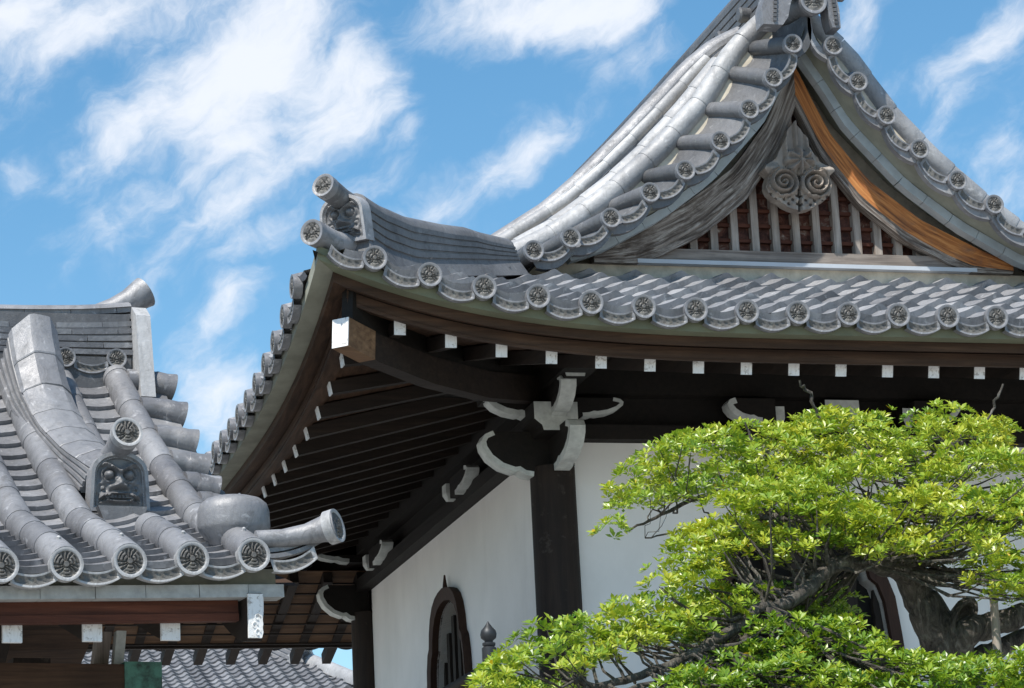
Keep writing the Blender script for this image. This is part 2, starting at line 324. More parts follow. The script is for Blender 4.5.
# ------------------------------------------------------------------ tile pieces
def crest(r, nr, nth):                                       # round end tile, faces local -Y, x right, z up
    mb = MB(); poly = [(r*math.cos(a), r*math.sin(a)) for a in np.linspace(0, 2*math.pi, nth, endpoint=False)]
    def h(x, y):
        q = math.hypot(x, y)/r; a = math.atan2(y, x)
        if q > .80: return .0
        if q > .74: return -.05*r
        e = -.17*r
        for k in range(3):                                    # three sprays of leaf round a knot
            a0 = math.pi/2+k*2*math.pi/3; d = (a-a0+math.pi) % (2*math.pi)-math.pi
            e += .17*r*max(0, math.cos(d*1.5))**1.2*(.45+.55*math.cos(d*16+q*7))*min(1, q*3)
            e += .09*r*max(0, math.cos((d-1.05)*3.))*abs(math.sin(q*15))
        if q < .16: e = -.02*r
        return min(e, .0)
    mb.disc_relief(poly, (0, 0), h, nr, (0, 0, 0), (1, 0, 0), (0, 0, 1), (0, -1, 0), 0, lambda x, y: 1 if math.hypot(x, y) < .76*r else 0, 0, .7)
    n = nth; mb.rings([[(x, .0, z) for x, z in poly], [(x, .05, z) for x, z in poly]], 0, .6)
    mb.rings([[(x, .05, z) for x, z in poly], [(x*.8, .055, z*.8) for x, z in poly]], 0, .4)
    return mb
def drip(w, h, sag, scroll=True, nx=22, nz_=6):              # hanging front of an eave pan tile, faces local -Y
    mb = MB(); vs = []; fs = []; ms = []
    for j in range(nz_+1):
        for i in range(nx+1):
            x = -w/2+w*i/nx; zt = sag*(2*x/w)**2; z = zt-h*j/nz_
            u, v = i/nx, j/nz_; y = 0
            if .08 < u < .92 and .2 < v < .8:
                y = .006
                if scroll: y = .008-.009*max(0, math.sin(u*math.pi*11+2.2*math.sin(v*5)))*max(0, 1-abs(v-.5)*2.2)
            vs.append((x, y, z))
    for j in range(nz_):
        for i in range(nx):
            a = j*(nx+1)+i; fs.append((a, a+nx+1, a+nx+2, a+1)); ms.append(1 if (nx*.08 < i+.5 < nx*.92 and nz_*.2 < j+.5 < nz_*.8) else 0)
    o = mb.add(vs, fs, 0, .7); mb.m[-len(fs):] = ms
    def back(row):
        e = [vs[row*(nx+1)+i] for i in range(nx+1)]; mb.rings([e, [(x, y+.045, z) for x, y, z in e]], 0, .6, closed=False)
    back(0); back(nz_)
    return mb
def ogre(mb, w, h, o, ex, ey, ez, m_plate=0, m_dark=1, depth=.06, beads=True):
    """arched plate with a scowling face in relief; x in [-w/2,w/2], y in [0,h]"""
    out = []
    for k in range(15): out.append((-.5+k/14, 0.))
    for k in range(1, 12): out.append((.5-.03*k/11, .62*k/11))
    for a in np.linspace(.05, math.pi-.05, 30): out.append((.47*math.cos(a), .62+.45*math.sin(a)**.8))
    for k in range(11, 0, -1): out.append((-.5+.03*k/11, .62*k/11))
    c = (0., .5); N = len(out)
    def edge(x, y):                                            # 0 centre .. 1 rim, along the ray
        dx, dy = x-c[0], y-c[1]; q = math.hypot(dx, dy)
        if q < 1e-6: return 0
        ang = math.atan2(dy, dx); best = min(out, key=lambda p: abs((math.atan2(p[1]-c[1], p[0]-c[0])-ang+math.pi) % (2*math.pi)-math.pi))
        return q/math.hypot(best[0]-c[0], best[1]-c[1])
    g = lambda x, y, a, b, sx, sy: math.exp(-((x-a)/sx)**2-((y-b)/sy)**2)
    def hf(x, y):
        e = edge(x, y)
        if e > .87: return .05
        if e > .80: return .0
        ax = abs(x); H = 0.
        q = math.hypot(ax-.165, y-.66)
        H += .16*max(0, 1-(q/.085)**2)**.6+.07*math.exp(-((q-.125)/.022)**2)                    # bulging eyes in ringed sockets
        H += .15*math.exp(-((y-(.80+.45*(ax-.10)-1.9*(ax-.16)**2))/.036)**2)*(1 if ax < .36 else .3)   # brows
        H += .24*g(x, y, 0, .50, .075, .09)+.15*g(ax, y, .095, .455, .048, .045)+.10*g(x, y, 0, .66, .035, .09)   # nose
        q = math.hypot(ax-.27, y-.42)
        H += .10*(.5+.5*math.cos(q*58))*max(0, 1-q/.17)                                            # cheek scrolls
        H += .14*math.exp(-((y-(.335-.75*ax**2))/.026)**2)*(1 if ax < .33 else 0)                   # upper lip
        H += .10*(1 if (.235 < y < .305 and ax < .22) else 0)*(.35+.65*abs(math.cos(x*52)))          # teeth
        q = math.hypot(ax-.27, y-.17)
        H += .12*(.5+.5*math.cos(q*60))*max(0, 1-q/.13)                                            # jaw curls
        H += .12*math.exp(-((y-(.185+.55*ax**2))/.03)**2)*(1 if ax < .24 else 0)                    # lower lip
        return .80*H-.035
    def mf(x, y): return m_dark if edge(x/w, y/h*1.07) < .80 else m_plate
    mb.disc_relief([(x*w, y*h/1.07) for x, y in out], (0, .5*h/1.07), lambda x, y: hf(x/w, y/h*1.07)*w, 26, o, ex, ey, ez, m_plate, mf, depth)
    if beads:
        o, ex, ey, ez = (np.array(a, float) for a in (o, ex, ey, ez))
        for k in range(15, N):
            if k % 1: continue
            x, y = out[k]; px, py = c[0]+(x-c[0])*.835, c[1]+(y-c[1])*.835
            p = o+ex*px*w+ey*py*h/1.07; r = .013*w
            mb.add([p+ex*r, p+ey*r, p-ex*r, p-ey*r, p+ez*r*1.4], [(0, 1, 4), (1, 2, 4), (2, 3, 4), (3, 0, 4)], m_plate, .8)

def slope_tiles(mb, fn, barrels, r, tile=.27, pan=.13, lift=.028, mt=0, sag=.035, stop=None, n=9, limits=None):
    """fn(s,u)->point; barrels: list of (s,u0,u1) in order; pans fill between neighbours"""
    e = 1e-3
    def fr(s, u):
        p = V(*fn(s, u)); tu = nz(V(*fn(s, u+e))-p); ts = nz(V(*fn(s+e, u))-p); nn = nz(np.cross(ts, tu)); nn = nn if nn[2] > 0 else -nn
        return p, tu, ts, nn
    for s, u0, u1 in barrels:
        u = u0
        while u < u1-.03:
            ue = min(u+tile, u1); rs = []; t = random.random()
            for uu, rr in ((u, r*.97), (u+.012, r), (u+.6*(ue-u), r*.975), (ue, r*.93)):
                p, tu, ts, nn = fr(s, uu); rs.append([p+nn*rr*math.cos(a)+ts*rr*math.sin(a) for a in np.linspace(-1.95, 1.95, n)])
            mb.rings(rs, mt, t, closed=False); mb.add(rs[0], [tuple(range(n))], mt, t); u = ue
    for (s0, a0, b0), (s1, a1, b1) in zip(barrels[:-1], barrels[1:]):
        if s1-s0 > .5: continue
        u = max(a0, a1); ub = max(b0, b1)
        while u < ub-.02:
            ue = min(u+pan, ub); t = random.random(); sm = (s0+s1)/2; hw = (s1-s0)/2*1.02
            lo, hi, lp = [], [], []
            for x in np.linspace(-1, 1, 7):
                dip = -sag*(1-x*x)-r*.25
                p, tu, ts, nn = fr(sm+hw*x, u); lo.append(p+nn*(dip+lift)); lp.append(p+nn*(dip-.004))
                p, tu, ts, nn = fr(sm+hw*x, min(ue+.015, ub+.015)); hi.append(p+nn*(dip+.002))
            mb.rings([lp, lo, hi], mt, t, closed=False); u = ue
def wave_tiles(mb, fn, centres, pitch, umax, row=.235, hump=.058, dip=.026, lift=.026, umin=None, nx=13, m=0, hw=.21):
    """interlocking S-shaped tiles: one patch per tile, each course lapping the one below"""
    e = 1e-3
    def prof(x):
        a = abs(x)
        if a < hw: return hump*math.cos(math.pi*a/(2*hw))
        return -dip*math.sin(math.pi/2*(a-hw)/(.5-hw))
    xs = np.linspace(-.5, .5, nx)
    for s in centres:
        u = 0. if umin is None else umin(s); ub = umax(s)
        while u < ub-.04:
            ue = min(u+row, ub); t = random.random(); lo, hi, lp = [], [], []; jz = random.uniform(-.004, .004)
            for x in xs:
                ss = s+x*pitch*1.01
                for uu, lst, dz in ((u, lo, lift+jz), (min(ue+.03, ub), hi, -.004)):
                    p = V(*fn(ss, uu)); tu = nz(V(*fn(ss, uu+e))-p); ts = nz(V(*fn(ss+e, uu))-p); nn = np.cross(ts, tu); nn = nn if nn[2] > 0 else -nn
                    q = p+nn*(prof(x)+dz-.02); lst.append(q)
                    if lst is lo: lp.append(q-nn*(lift+.012)+tu*.004)
            mb.rings([lp, lo, hi], m, t, closed=False); u = ue
def noshi(w, h, layers, crown=.6, flat=False):                # stacked ridge tiles with a rounded crown
    pr = [(-w*.5, 0)]; lh = h/layers
    L = []
    for k in range(layers):
        z0 = k*lh; ww = w*.5*(1-.05*k)
        L += [(ww*.93, z0), (ww*.93, z0+lh*.28), (ww, z0+lh*.34), (ww, z0+lh*.97)]
    top = [(w*crown*.5*math.cos(a), h+(.10*w if flat else w*crown*.36)*math.sin(a)) for a in np.linspace(0, math.pi, 9)]
    return L + top + [(-a, b) for a, b in L[::-1]]

# ================================================================== SETTING: ground
g = MB(); k = 3000.; g.add([(-k, -k, 0), (k, -k, 0), (k, k, 0), (-k, k, 0)], [(0, 1, 2, 3)])
ground = g.build('ground', M_gravel, None, 0); ground['kind'] = 'structure'

# ================================================================== TEMPLE HALL
XE, YE, XC = 2.818, 13.942, 6.38                              # eave corner, gable axis
FW = 2*(XC-XE); YR = 22.65; LW = YR-YE                        # eave lengths
XW, YW, XWR, YWR = 4.57, 15.69, 2*XC-4.57, 20.90              # wall lines
hall = thing('temple_hall', 'temple hall with swept grey tiled hip and gable roof and white plaster walls', 'temple', (XC, 18.3, 0))
def sf(s): return .372*max(0, 1-s/3.)**3.6+.372*max(0, 1-(FW-s)/3.)**3.6
def sl(s): return .465*max(0, 1-s/3.6)**3.2+.465*max(0, 1-(LW-s)/3.6)**3.2
ZF, ZL = 5.545, 5.455
def rise(u): return .37*u+.012*u*u
riseL = curve([(0, 0), (.5, .19), (1., .40), (1.4, .575), (1.7, .86), (2.1, 1.34), (2.4, 1.64), (2.7, 1.93), (2.9, 2.10), (3.13, 2.33), (3.35, 2.57), (3.60, 2.78)])
fnF = lambda s, u: (XE+s, YE+u, ZF+sf(s)+rise(u))
fnL = lambda s, u: (XE+u, YE+s, ZL+sl(s)+riseL(u))
fnR = lambda s, u: (2*XC-XE-u, YE+s, ZL+sl(s)+riseL(u))
fnB = lambda s, u: (XE+s, YR-u, ZF+sf(s)+rise(u))
CR = .066
cap_src = crest(CR, 9, 40).build('round_end_tile', [M_tile_g, M_tile_r], None, 40, link=False)
drip_src = drip(.20, .058, .032).build('drip_tile', [M_tile_g, M_tile_r], None, 40, link=False)
# --- roof slopes
rf = MB(); BS = [i*.294+FW/2 for i in range(-11, 12)]
barF = [(s, .0, min(2.05, s-.12, FW-s-.12)) for s in BS]
wave_tiles(rf, fnF, BS, .294, lambda s: min(2.05, s+.02, FW-s+.02), .235, .016, .034, .042, nx=17, hw=.10)
roofF = rf.build('front_roof_slope', M_tile, hall)
for s in BS:
    p = V(*fnF(s, -.03)); put(cap_src, frame(p, (1, 0, 0), (0, 1, 0), (0, 0, 1)), roofF)
for s in [BS[0]-.294]+BS:
    p = V(*fnF(s+.147, -.012)); sl_ = (sf(s+.16)-sf(s+.134))/.026; ex = nz(V(1, 0, sl_))
    put(drip_src, frame(p+V(0, 0, -.052), ex, (0, 1, 0), np.cross(ex, (0, 1, 0))), roofF)
rl = MB(); BL = [.45+.305*k for k in range(27)]
def ul(s):
    if s < 2.06: return min(s+.02, 1.45)
    if s < 2.7: return 1.45
    return 3.5 if s < LW-2.06 else max(.0, LW-s+.02)
barL = [(s, 0, ul(s)) for s in BL if ul(s) > .1]
wave_tiles(rl, fnL, BL, .305, ul)
roofL = rl.build('side_roof_slope', M_tile, hall)
capL = barL[:24]
for s, _, _ in barL:
    put(cap_src, frame(V(*fnL(s, -.03)), (0, -1, 0), (1, 0, 0), (0, 0, 1)), roofL)
    if s < 8:
        sl_ = (sl(s+.16)-sl(s+.14))/.02; ex = nz(V(0, -1, -sl_)); put(drip_src, frame(V(*fnL(s+.152, -.012))+V(0, 0, -.052), ex, (1, 0, 0), np.cross(ex, (1, 0, 0))), roofL)
rr = MB(); wave_tiles(rr, fnR, BL, .305, ul, .47); rr.build('side_roof_slope', M_tile, hall)
rb = MB(); wave_tiles(rb, fnB, BS, .294, lambda s: min(2.05, s, FW-s), .47); rb.build('rear_roof_slope', M_tile, hall)
# --- under-roof deck closing the slopes
dk = MB()
for fn, Wd, um in ((fnF, FW, 2.1), (fnB, FW, 2.1), (fnL, LW, 3.5), (fnR, LW, 3.5)):
    ns = 40; rows = []
    for j in range(11):
        row = []
        for i in range(ns+1):
            s = Wd*i/ns; u = .07+um*j/10; lim = min(s, Wd-s)
            if um > 3: lim = lim if lim < 2.06 else um
            p = V(*fn(s, min(u, lim))); p[2] -= .10; row.append(p)
        rows.append(row)
    dk.rings(rows, 0, .5, closed=False)
dk.build('roof_deck', M_shadow, hall, 0)

# --- eave edge: mortar strip, boards (front, left, right, rear)
def eave_line(side, off, dz, n=60):
    pts = []
    for i in range(n+1):
        if side in 'fb': s = off+(FW-2*off)*i/n; y = YE+off if side == 'f' else YR-off; pts.append((XE+s, y, ZF+sf(s)+dz))
        else: s = off+(LW-2*off)*i/n; x = XE+off if side == 'l' else 2*XC-XE-off; pts.append((x, YE+s, ZL+sl(s)+dz))
    return pts
def edge_board(mb, side, off, zt, zb, th, m=0, slope=.25):
    o = eave_line(side, off, 0); i_ = eave_line(side, off+th, 0); rs = []
    for a, b in zip(o, i_):
        rs.append([(a[0], a[1], a[2]+zb), (a[0], a[1], a[2]+zt), (b[0], b[1], b[2]+zt+slope*th), (b[0], b[1], b[2]+zb+slope*th*.9)])
    mb.rings(rs, m, .5, True, True, True)
e1 = MB(); [edge_board(e1, s, .035, -.045, -.120, .16, 0 if s in 'lr' else 1, .02) for s in 'flrb']; e1.build('eave_mortar', [M_olive, M_olive_shade], hall)  # front and rear strips in a darker copy, their shade put into the colour
for sd_ in 'fblr':
    k = .001 if sd_ in 'lr' else 0; wm = M_browny if sd_ in 'lr' else M_brownx
    e2 = MB(); edge_board(e2, sd_, .135+k, -.119-k, -.172-k, .12); e2.build('eave_board', wm, hall)
    e3 = MB(); edge_board(e3, sd_, .225+k, -.158-k, -.232-k, .10, 0); e3.build('lower_eave_board', wm, hall)
    e4 = MB(); edge_board(e4, sd_, .245+k, -.06-k, -.160-k, .04, 0); e4.build('eave_filler_board', M_black, hall)
# soffit boards over the rafters
RK = .27
def soff(side, u, s):
    x = {'f': (XE+s, YE+u), 'b': (XE+s, YR-u), 'l': (XE+u, YE+s), 'r': (2*XC-XE-u, YE+s)}[side]
    sw = sf(s) if side in 'fb' else sl(s); zb = (ZF if side in 'fb' else ZL)-.20
    return (*x, zb+sw*max(0, 1-(u-.3)/1.6)+RK*(u-.3))
so = MB()
for sd_, Wd in (('f', FW), ('b', FW), ('l', LW), ('r', LW)):
    rows = []
    for j in range(7):
        u = .22+1.68*j/6; rows.append([soff(sd_, u, u+(Wd-2*u)*i/50) for i in range(51)])
    so.rings(rows, 0, .5, closed=False)
so.build('soffit_boarding', M_browny, hall, 0)
# rafters, each with a white painted end
def rafter(side, s, wood_m):
    Wd = FW if side in 'fb' else LW; umax = min(1.85, min(s, Wd-s)-.06)
    if umax < .45: return
    a, b = V(*soff(side, .30, s)), V(*soff(side, umax, s)); a[2] -= .044; b[2] -= .044
    mb = MB(); mb.beam(a, b, .060, .074, 0); r = mb.build('rafter', wood_m, hall, 0)
    if side == 'r': return
    d = nz(b-a); sd2 = nz(np.cross(d, (0, 0, 1))); u = np.cross(sd2, d)
    w = MB(); q = [a-d*.006+sd2*x*.0315+u*y*.0385 for x, y in ((-1, -1), (1, -1), (1, 1), (-1, 1))]; q2 = [p+d*.009 for p in q]
    w.rings([q, q2], 0, .5, True, True, False); w.build('painted_end', M_white, r, 0)
for i in range(-12, 13): rafter('f', FW/2+.279*i+.03, M_wy)
for i in range(22): rafter('l', .50+.355*i+.267, M_wx)
for i in range(-12, 13): rafter('b', FW/2+.279*i, M_wy)
# hip rafters
def hip_rafter(cx, cy, sx, sy, end=False):
    o = V(cx, cy, 0); d = nz(V(sx, sy, 0)); mb = MB(); sd2 = V(-d[1], d[0], 0)
    pts = [(.30, 5.41), (.55, 5.385), (1.1, 5.37), (1.7, 5.40), (2.55, 5.52)]
    mb.sweep([o+d*t+V(0, 0, z) for t, z in pts], lambda i, k: [(-.049, -.077), (.049, -.077), (.049, .079), (-.049, .079)])
    h = mb.build('hip_rafter', M_wx, hall, 0); hc = MB(); hc.sweep([o+d*t+V(0, 0, z) for t, z in pts], lambda i, k: [(-.035, .08), (.035, .08), (.035, .30), (-.035, .30)]); hc.build('hip_filler_board', M_black, hall, 0)
    if end:
        b = MB(); b.sweep([o+d*t+V(0, 0, z) for t, z in ((.245, 5.417), (.30, 5.4105), (.50, 5.392))], lambda i, k: [(-.051, -.079), (.051, -.079), (.051, .081), (-.051, .081)]); b.build('lit_wood_tip', M_lit_tip, h, 0)  # paler brown tip: light on the rafter end put into its colour
        w = MB(); w.sweep([o+d*.238+V(0, 0, 5.4178), o+d*.2445+V(0, 0, 5.4172)], lambda i, k: [(-.0505, -.0785), (.0505, -.0785), (.0505, .0805), (-.0505, .0805)]); w.build('painted_end', M_white, h, 0)
hip_rafter(XE, YE, 1, 1, True); hip_rafter(XE, YR, 1, -1); hip_rafter(2*XC-XE, YE, -1, 1); hip_rafter(2*XC-XE, YR, -1, -1)

# --- walls, columns, beams
ZB, ZT = 2.95, 5.20
def bell(hw, top, bot, k=0.):                                  # katomado outline, cusped bell
    half = [(0, 0), (.06, -.006), (.20, -.022), (.36, -.065), (.51, -.15), (.62, -.28), (.69, -.45), (.715, -.60), (.725, -.64), (.80, -.71), (.86, -.90), (.90, -1.3), (.94, -1.9), (1.0, -2.6)]
    sc = hw; H = top-bot
    pts = [(x*(hw+k), top+k*(1.0 if i == 0 else .9)+y*hw*.9) for i, (x, y) in enumerate(half)]
    pts = [(x, max(z, bot)) for x, z in pts if z > bot-.3]
    pts[-1] = (pts[-1][0], bot)
    return pts+[(-x, z) for x, z in pts[::-1] if x > 1e-6]
def wall(name, o, ex, ez, length, holes, th=.14):
    """o bottom start of the outer face, ex along, ez outwards"""
    mb = MB(); o, ex, ez = V(*o), V(*ex), V(*ez); H = ZT-ZB
    outer = [(0, 0), (length, 0), (length, H), (0, H)]
    loops = [[Vector((x, y, 0)) for x, y in outer]]+[[Vector((x, y, 0)) for x, y in h] for h in holes]
    flat = [p for l in loops for p in l]; tri = tessellate_polygon(loops)
    P = lambda p, d: o+ex*p.x+V(0, 0, 1)*p.y-ez*d
    mb.add([P(p, 0) for p in flat], [tuple(t) for t in tri], 0, .5); mb.add([P(p, th) for p in flat], [tuple(t)[::-1] for t in tri], 0, .5)
    for l in loops: mb.rings([[P(p, 0) for p in l], [P(p, th) for p in l]], 0, .5)
    return mb.build(name, M_plaster, hall, 20)
def window(o, ex, ez, cx, hw, top, bot):
    """bell-shaped window, cx and heights measured on the wall"""
    o, ex, ez = V(*o), V(*ex), V(*ez); inn = bell(hw, top, bot); out = bell(hw+.075, top+.085, bot, 0)
    n = min(len(inn), len(out))
    P = lambda p, d: o+ex*(cx+p[0])+V(0, 0, 1)*p[1]+ez*d
    fm = MB(); a = inn[:n]; b = out[:n]
    fm.rings([[P(p, .045) for p in a], [P(p, .055) for p in b], [P(p, -.01) for p in b], [P(p, -.012) for p in a], [P(p, .045) for p in a]], 0, .5, closed=True)
    tip = out[0]; fm.tube([P((0, tip[1]-.03), .03), P((0, tip[1]+.03), .03), P((0, tip[1]+.09), .03)], [.022, .014, .006], 6)
    w = fm.build('bell_window', M_frame, hall, 40)
    rv = MB(); rv.rings([[P(p, -.013) for p in a], [P(p, -.13) for p in a]], 0, .5); rv.build('window_reveal', M_whiteb, w, 40)
    lt = MB(); nb = 7
    for i in range(nb):
        x = -hw*.86+2*hw*.86*i/(nb-1); zt = top-hw*.9*(abs(x)/hw)**2.2*.9-.05
        pts = []
        for k in range(26):
            z = bot+(zt-bot)*k/25; pts.append(P((x, z), -.07))
        lt.sweep(pts, lambda j, k: [(-.028-.012*abs(math.sin(k*19)), -.02), (.028+.012*abs(math.sin(k*19)), -.02), (.028+.012*abs(math.sin(k*19)), .02), (-.028-.012*abs(math.sin(k*19)), .02)], upv=ez)
    lt.build('window_lattice', M_lat, w, 0)
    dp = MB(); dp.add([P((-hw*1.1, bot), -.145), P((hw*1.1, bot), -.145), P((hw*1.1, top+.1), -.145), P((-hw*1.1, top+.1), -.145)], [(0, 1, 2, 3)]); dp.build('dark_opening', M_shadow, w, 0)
WZ = 4.72; WB = 3.25
hole = lambda c: [(c+x, z-ZB) for x, z in bell(.60, WZ, WB)]
wall('wall', (XW, YW, ZB), (1, 0, 0), (0, -1, 0), XWR-XW, [hole(XC-XW-.30)])
wall('wall', (XW, YWR, ZB), (0, -1, 0), (-1, 0, 0), YWR-YW, [[(YWR-18.32+x, z-ZB) for x, z in bell(.53, 4.70, WB)]])
wall('wall', (XWR, YW, ZB), (0, 1, 0), (1, 0, 0), YWR-YW, [])
wall('wall', (XWR, YWR, ZB), (-1, 0, 0), (0, 1, 0), XWR-XW, [])
window((XW, YW, 0), (1, 0, 0), (0, -1, 0), XC-XW-.30, .60, WZ, WB)
window((XW, YWR, 0), (0, -1, 0), (-1, 0, 0), YWR-18.32, .53, 4.70, WB)
def column(x, y, r=.134):
    mb = MB(); mb.tube([(x, y, ZB-.3), (x, y, 3.6), (x, y, 5.04)], [r*1.03, r*1.02, r], 28); mb.build('column', M_wz, hall, 40)
for x, y in ((XW, YW), (XW, YWR), (XWR, YW), (XWR, YWR)): column(x, y)
hb = MB()
for a, b in (((XW, YW), (XWR, YW)), ((XW, YW), (XW, YWR)), ((XWR, YW), (XWR, YWR)), ((XW, YWR), (XWR, YWR))):
    hb.beam((*a, 5.245), (*b, 5.245), .20, .088)
hb.build('head_beam', M_black, hall, 0)
pl = MB()
for a, b in (((XW-1.0, YW), (XWR+1.0, YW)), ((XW, YW-1.0), (XW, YWR+1.0)), ((XWR, YW-1.), (XWR, YWR+1.)), ((XW-1., YWR), (XWR+1., YWR))):
    pl.beam((*a, 5.57), (*b, 5.57), .20, .19)
pl.build('eave_purlin', M_black, hall, 0)
fill = MB()                                                     # dark boarding between head beam and purlin
for a, b in (((XW, YW+.03), (XWR, YW+.03)), ((XW+.03, YW), (XW+.03, YWR)), ((XWR-.03, YW), (XWR-.03, YWR)), ((XW, YWR-.03), (XWR, YWR-.03))):
    fill.beam((*a, 5.40), (*b, 5.40), .06, .22)
fill.build('frieze_board', M_black, hall, 0)

# --- brackets
def nosing(L, h):                                               # carved beam nose: x outwards, y up; lower edge is cusped
    lo = [(0, 0), (.30*L, -.0), (.42*L, .03*h), (.50*L, .12*h), (.56*L, .10*h), (.74*L, .20*h), (.90*L, .40*h), (.985*L, .62*h), (1.*L, .78*h), (.95*L, .92*h), (.84*L, 1.*h)]
    return lo+[(0, h)]
def nose(o, d, L, h, w=.115, band=.025):
    o, d = V(*o), V(*d); z = V(0, 0, 1); sd2 = np.cross(d, z); pr = nosing(L, h)
    mb = MB(); mb.prism(pr, o-sd2*w/2, d, z, sd2, w); n = mb.build('bracket_nose', M_black, hall, 30)
    lo = pr[1:-1]; c = V(.45*L, .62*h); inner = []
    for i, p in enumerate(lo):
        q = V(*p); a = V(*lo[max(i-1, 0)]); b = V(*lo[min(i+1, len(lo)-1)]); t = nz(b-a); nn = V(-t[1], t[0]); inner.append(q+nn*band)
    e = MB()
    outp = [V(*p)-nz(V(-(V(*lo[min(i+1, len(lo)-1)])-V(*lo[max(i-1, 0)]))[1], (V(*lo[min(i+1, len(lo)-1)])-V(*lo[max(i-1, 0)]))[0]))*.004 for i, p in enumerate(lo)]
    P = lambda p, k: o+d*p[0]+z*p[1]+sd2*k
    e.rings([[P(p, -w/2-.004), P(q, -w/2-.004), P(q, w/2+.004), P(p, w/2+.004)] for p, q in zip(outp, inner)], 0, .5, True, True, True)
    e.build('painted_edge', M_whiteb, n, 30)
def block(x, y, z, w=.26, h=.16, m=None, faces='f'):
    mb = MB(); b = .62; rs = []
    for zz, k in ((0, b), (h*.38, .98), (h*.42, 1.), (h, 1.)):
        rs.append([(x-w/2*k, y-w/2*k, z+zz), (x+w/2*k, y-w/2*k, z+zz), (x+w/2*k, y+w/2*k, z+zz), (x-w/2*k, y+w/2*k, z+zz)])
    mb.rings(rs, 0, .5, True, True, True); mb.build('bearing_block', m or M_whiteb, hall, 0)
# corner set over the near column
nose((XW, YW, 4.985), (-1, 0, 0), .435, .265); nose((XW+.015, YW, 5.0), (0, -1, 0), .52, .235, .085, .036)
def face_block(x, y, z, w, h, d):                               # bearing block with a pale painted front
    mb = MB(); pr = [(-.30*w, 0), (.30*w, 0), (.33*w, .18*h), (.5*w, .40*h), (.5*w, h), (-.5*w, h), (-.5*w, .40*h), (-.33*w, .18*h)]
    mb.prism(pr, (x, y, z), (1, 0, 0), (0, 0, 1), (0, 1, 0), d, 1, 0); mb.build('bearing_block', [M_whiteb, M_black], hall, 0)
face_block(XW-.045, YW-.30, 5.205, .265, .17, .30)
nose((XW-.03, YW-.12, 5.285), (0, -1, 0), .42, .21, .085, .03); nose((XW, YW-.05, 5.325), (-1, 0, 0), .40, .15, .10, .03); nose((XW+.05, YW-.12, 5.325), (1, 0, 0), .36, .11, .09, .018)
face_block(XW-.005, YW-.60, 5.455, .185, .12, .3); face_block(XW-.39, YW-.05, 5.43, .085, .17, .14)
# far left column set and the mid-wall sets
nose((XW, YWR, 4.985), (-1, 0, 0), .385, .265); nose((XW, YWR, 5.02), (0, 1, 0), .47, .28)
for y in (17.68, 20.22):
    block(XW-.115, y, 5.255, .105, .105); nose((XW-.115, y-.10, 5.25), (0, -1, 0), .48, .13, .075, .024)
nose((XW-.02, YWR-.05, 5.42), (-1, 0, 0), .46, .16, .10, .026)
nose((5.93, YW-.14, 5.29), (-1, 0, 0), .30, .15, .10, .032); face_block(5.965, YW-.16, 5.28, .065, .12, .10)
nose((6.83, YW-.14, 5.29), (1, 0, 0), .30, .15, .10, .032); face_block(6.795, YW-.16, 5.28, .065, .12, .10); face_block(6.38, YW-.14, 5.28, .22, .17, .14)
# lean-to canopy behind the rear wall
cp = MB(); cp.rings([[(x, 20.95, 5.38), (x, 22.05, 4.985)] for x in (2.2, 2*XC-2.2)], 0, .5, closed=False); CP = cp.build('rear_canopy_boarding', M_canopy, hall, 0); cp = MB(); cp.box((2.2, 22.02, 4.955), (2*XC-2.2, 22.06, 5.10)); cp.build('canopy_fascia', M_wx, CP, 0)
for k in range(17):
    x = 2.45+.262*k-.01; mb = MB(); mb.beam((x, 20.95, 5.33), (x, 22.42, 4.92), .07, .085); mb.build('canopy_rafter', M_wy, CP, 0)
for k in range(7):
    y = 21.05+.15*k; mb = MB(); mb.beam((2.2, y, 5.335-.36*(y-20.95)), (2*XC-2.2, y, 5.335-.36*(y-20.95)), .02, .012); mb.build('canopy_batten', M_wx, CP, 0)
ct_ = MB(); wave_tiles(ct_, lambda s, u: (2.3+s, 22.4-u, 5.04+.36*u), [.15+.3*k for k in range(27)], .3, lambda s: 1.5, .3); ct_.build('canopy_roof_tiles', M_tile, CP, 40)
# --- veranda with its railing
vr = MB(); vr.box((XW-.95, YW-.95, 2.80), (XWR+.95, YWR+.95, ZB)); vr.build('veranda_floor', M_wx, hall, 0)
ps = MB(); ps.box((XW-.6, YW-.6, .0), (XWR+.6, YWR+.6, 2.80)); ps.build('stone_base', M_stone, hall, 0)
def newel(x, y):
    mb = MB(); mb.tube([(x, y, ZB), (x, y, 3.73)], .046, 14); p = mb.build('railing_post', M_red, hall, 40)
    pr = [(.0, .036), (.012, .040), (.11, .040), (.118, .028), (.126, .036), (.138, .036), (.142, .022), (.150, .024), (.165, .042), (.185, .045), (.205, .040), (.225, .022), (.245, .008), (.255, .002)]
    f = MB(); f.tube([(x, y, 3.705+z) for z, r in pr], [r for z, r in pr], 16); f.build('finial', M_bronze, p, 50)
NX, NY = 3.853, 14.62
for x, y in ((NX, NY), (NX, YWR+.9), (2*XC-NX, NY), (2*XC-NX, YWR+.9), (NX, 17.8), (2*XC-NX, 17.8)): newel(x, y)
for z, r in ((3.715, .034), (3.40, .026), (3.12, .026)):
    for x in (NX, 2*XC-NX): hr = MB(); hr.tube([(x, NY, z), (x, YWR+.9, z)], r, 10); hr.build('handrail', M_wy, hall, 40)

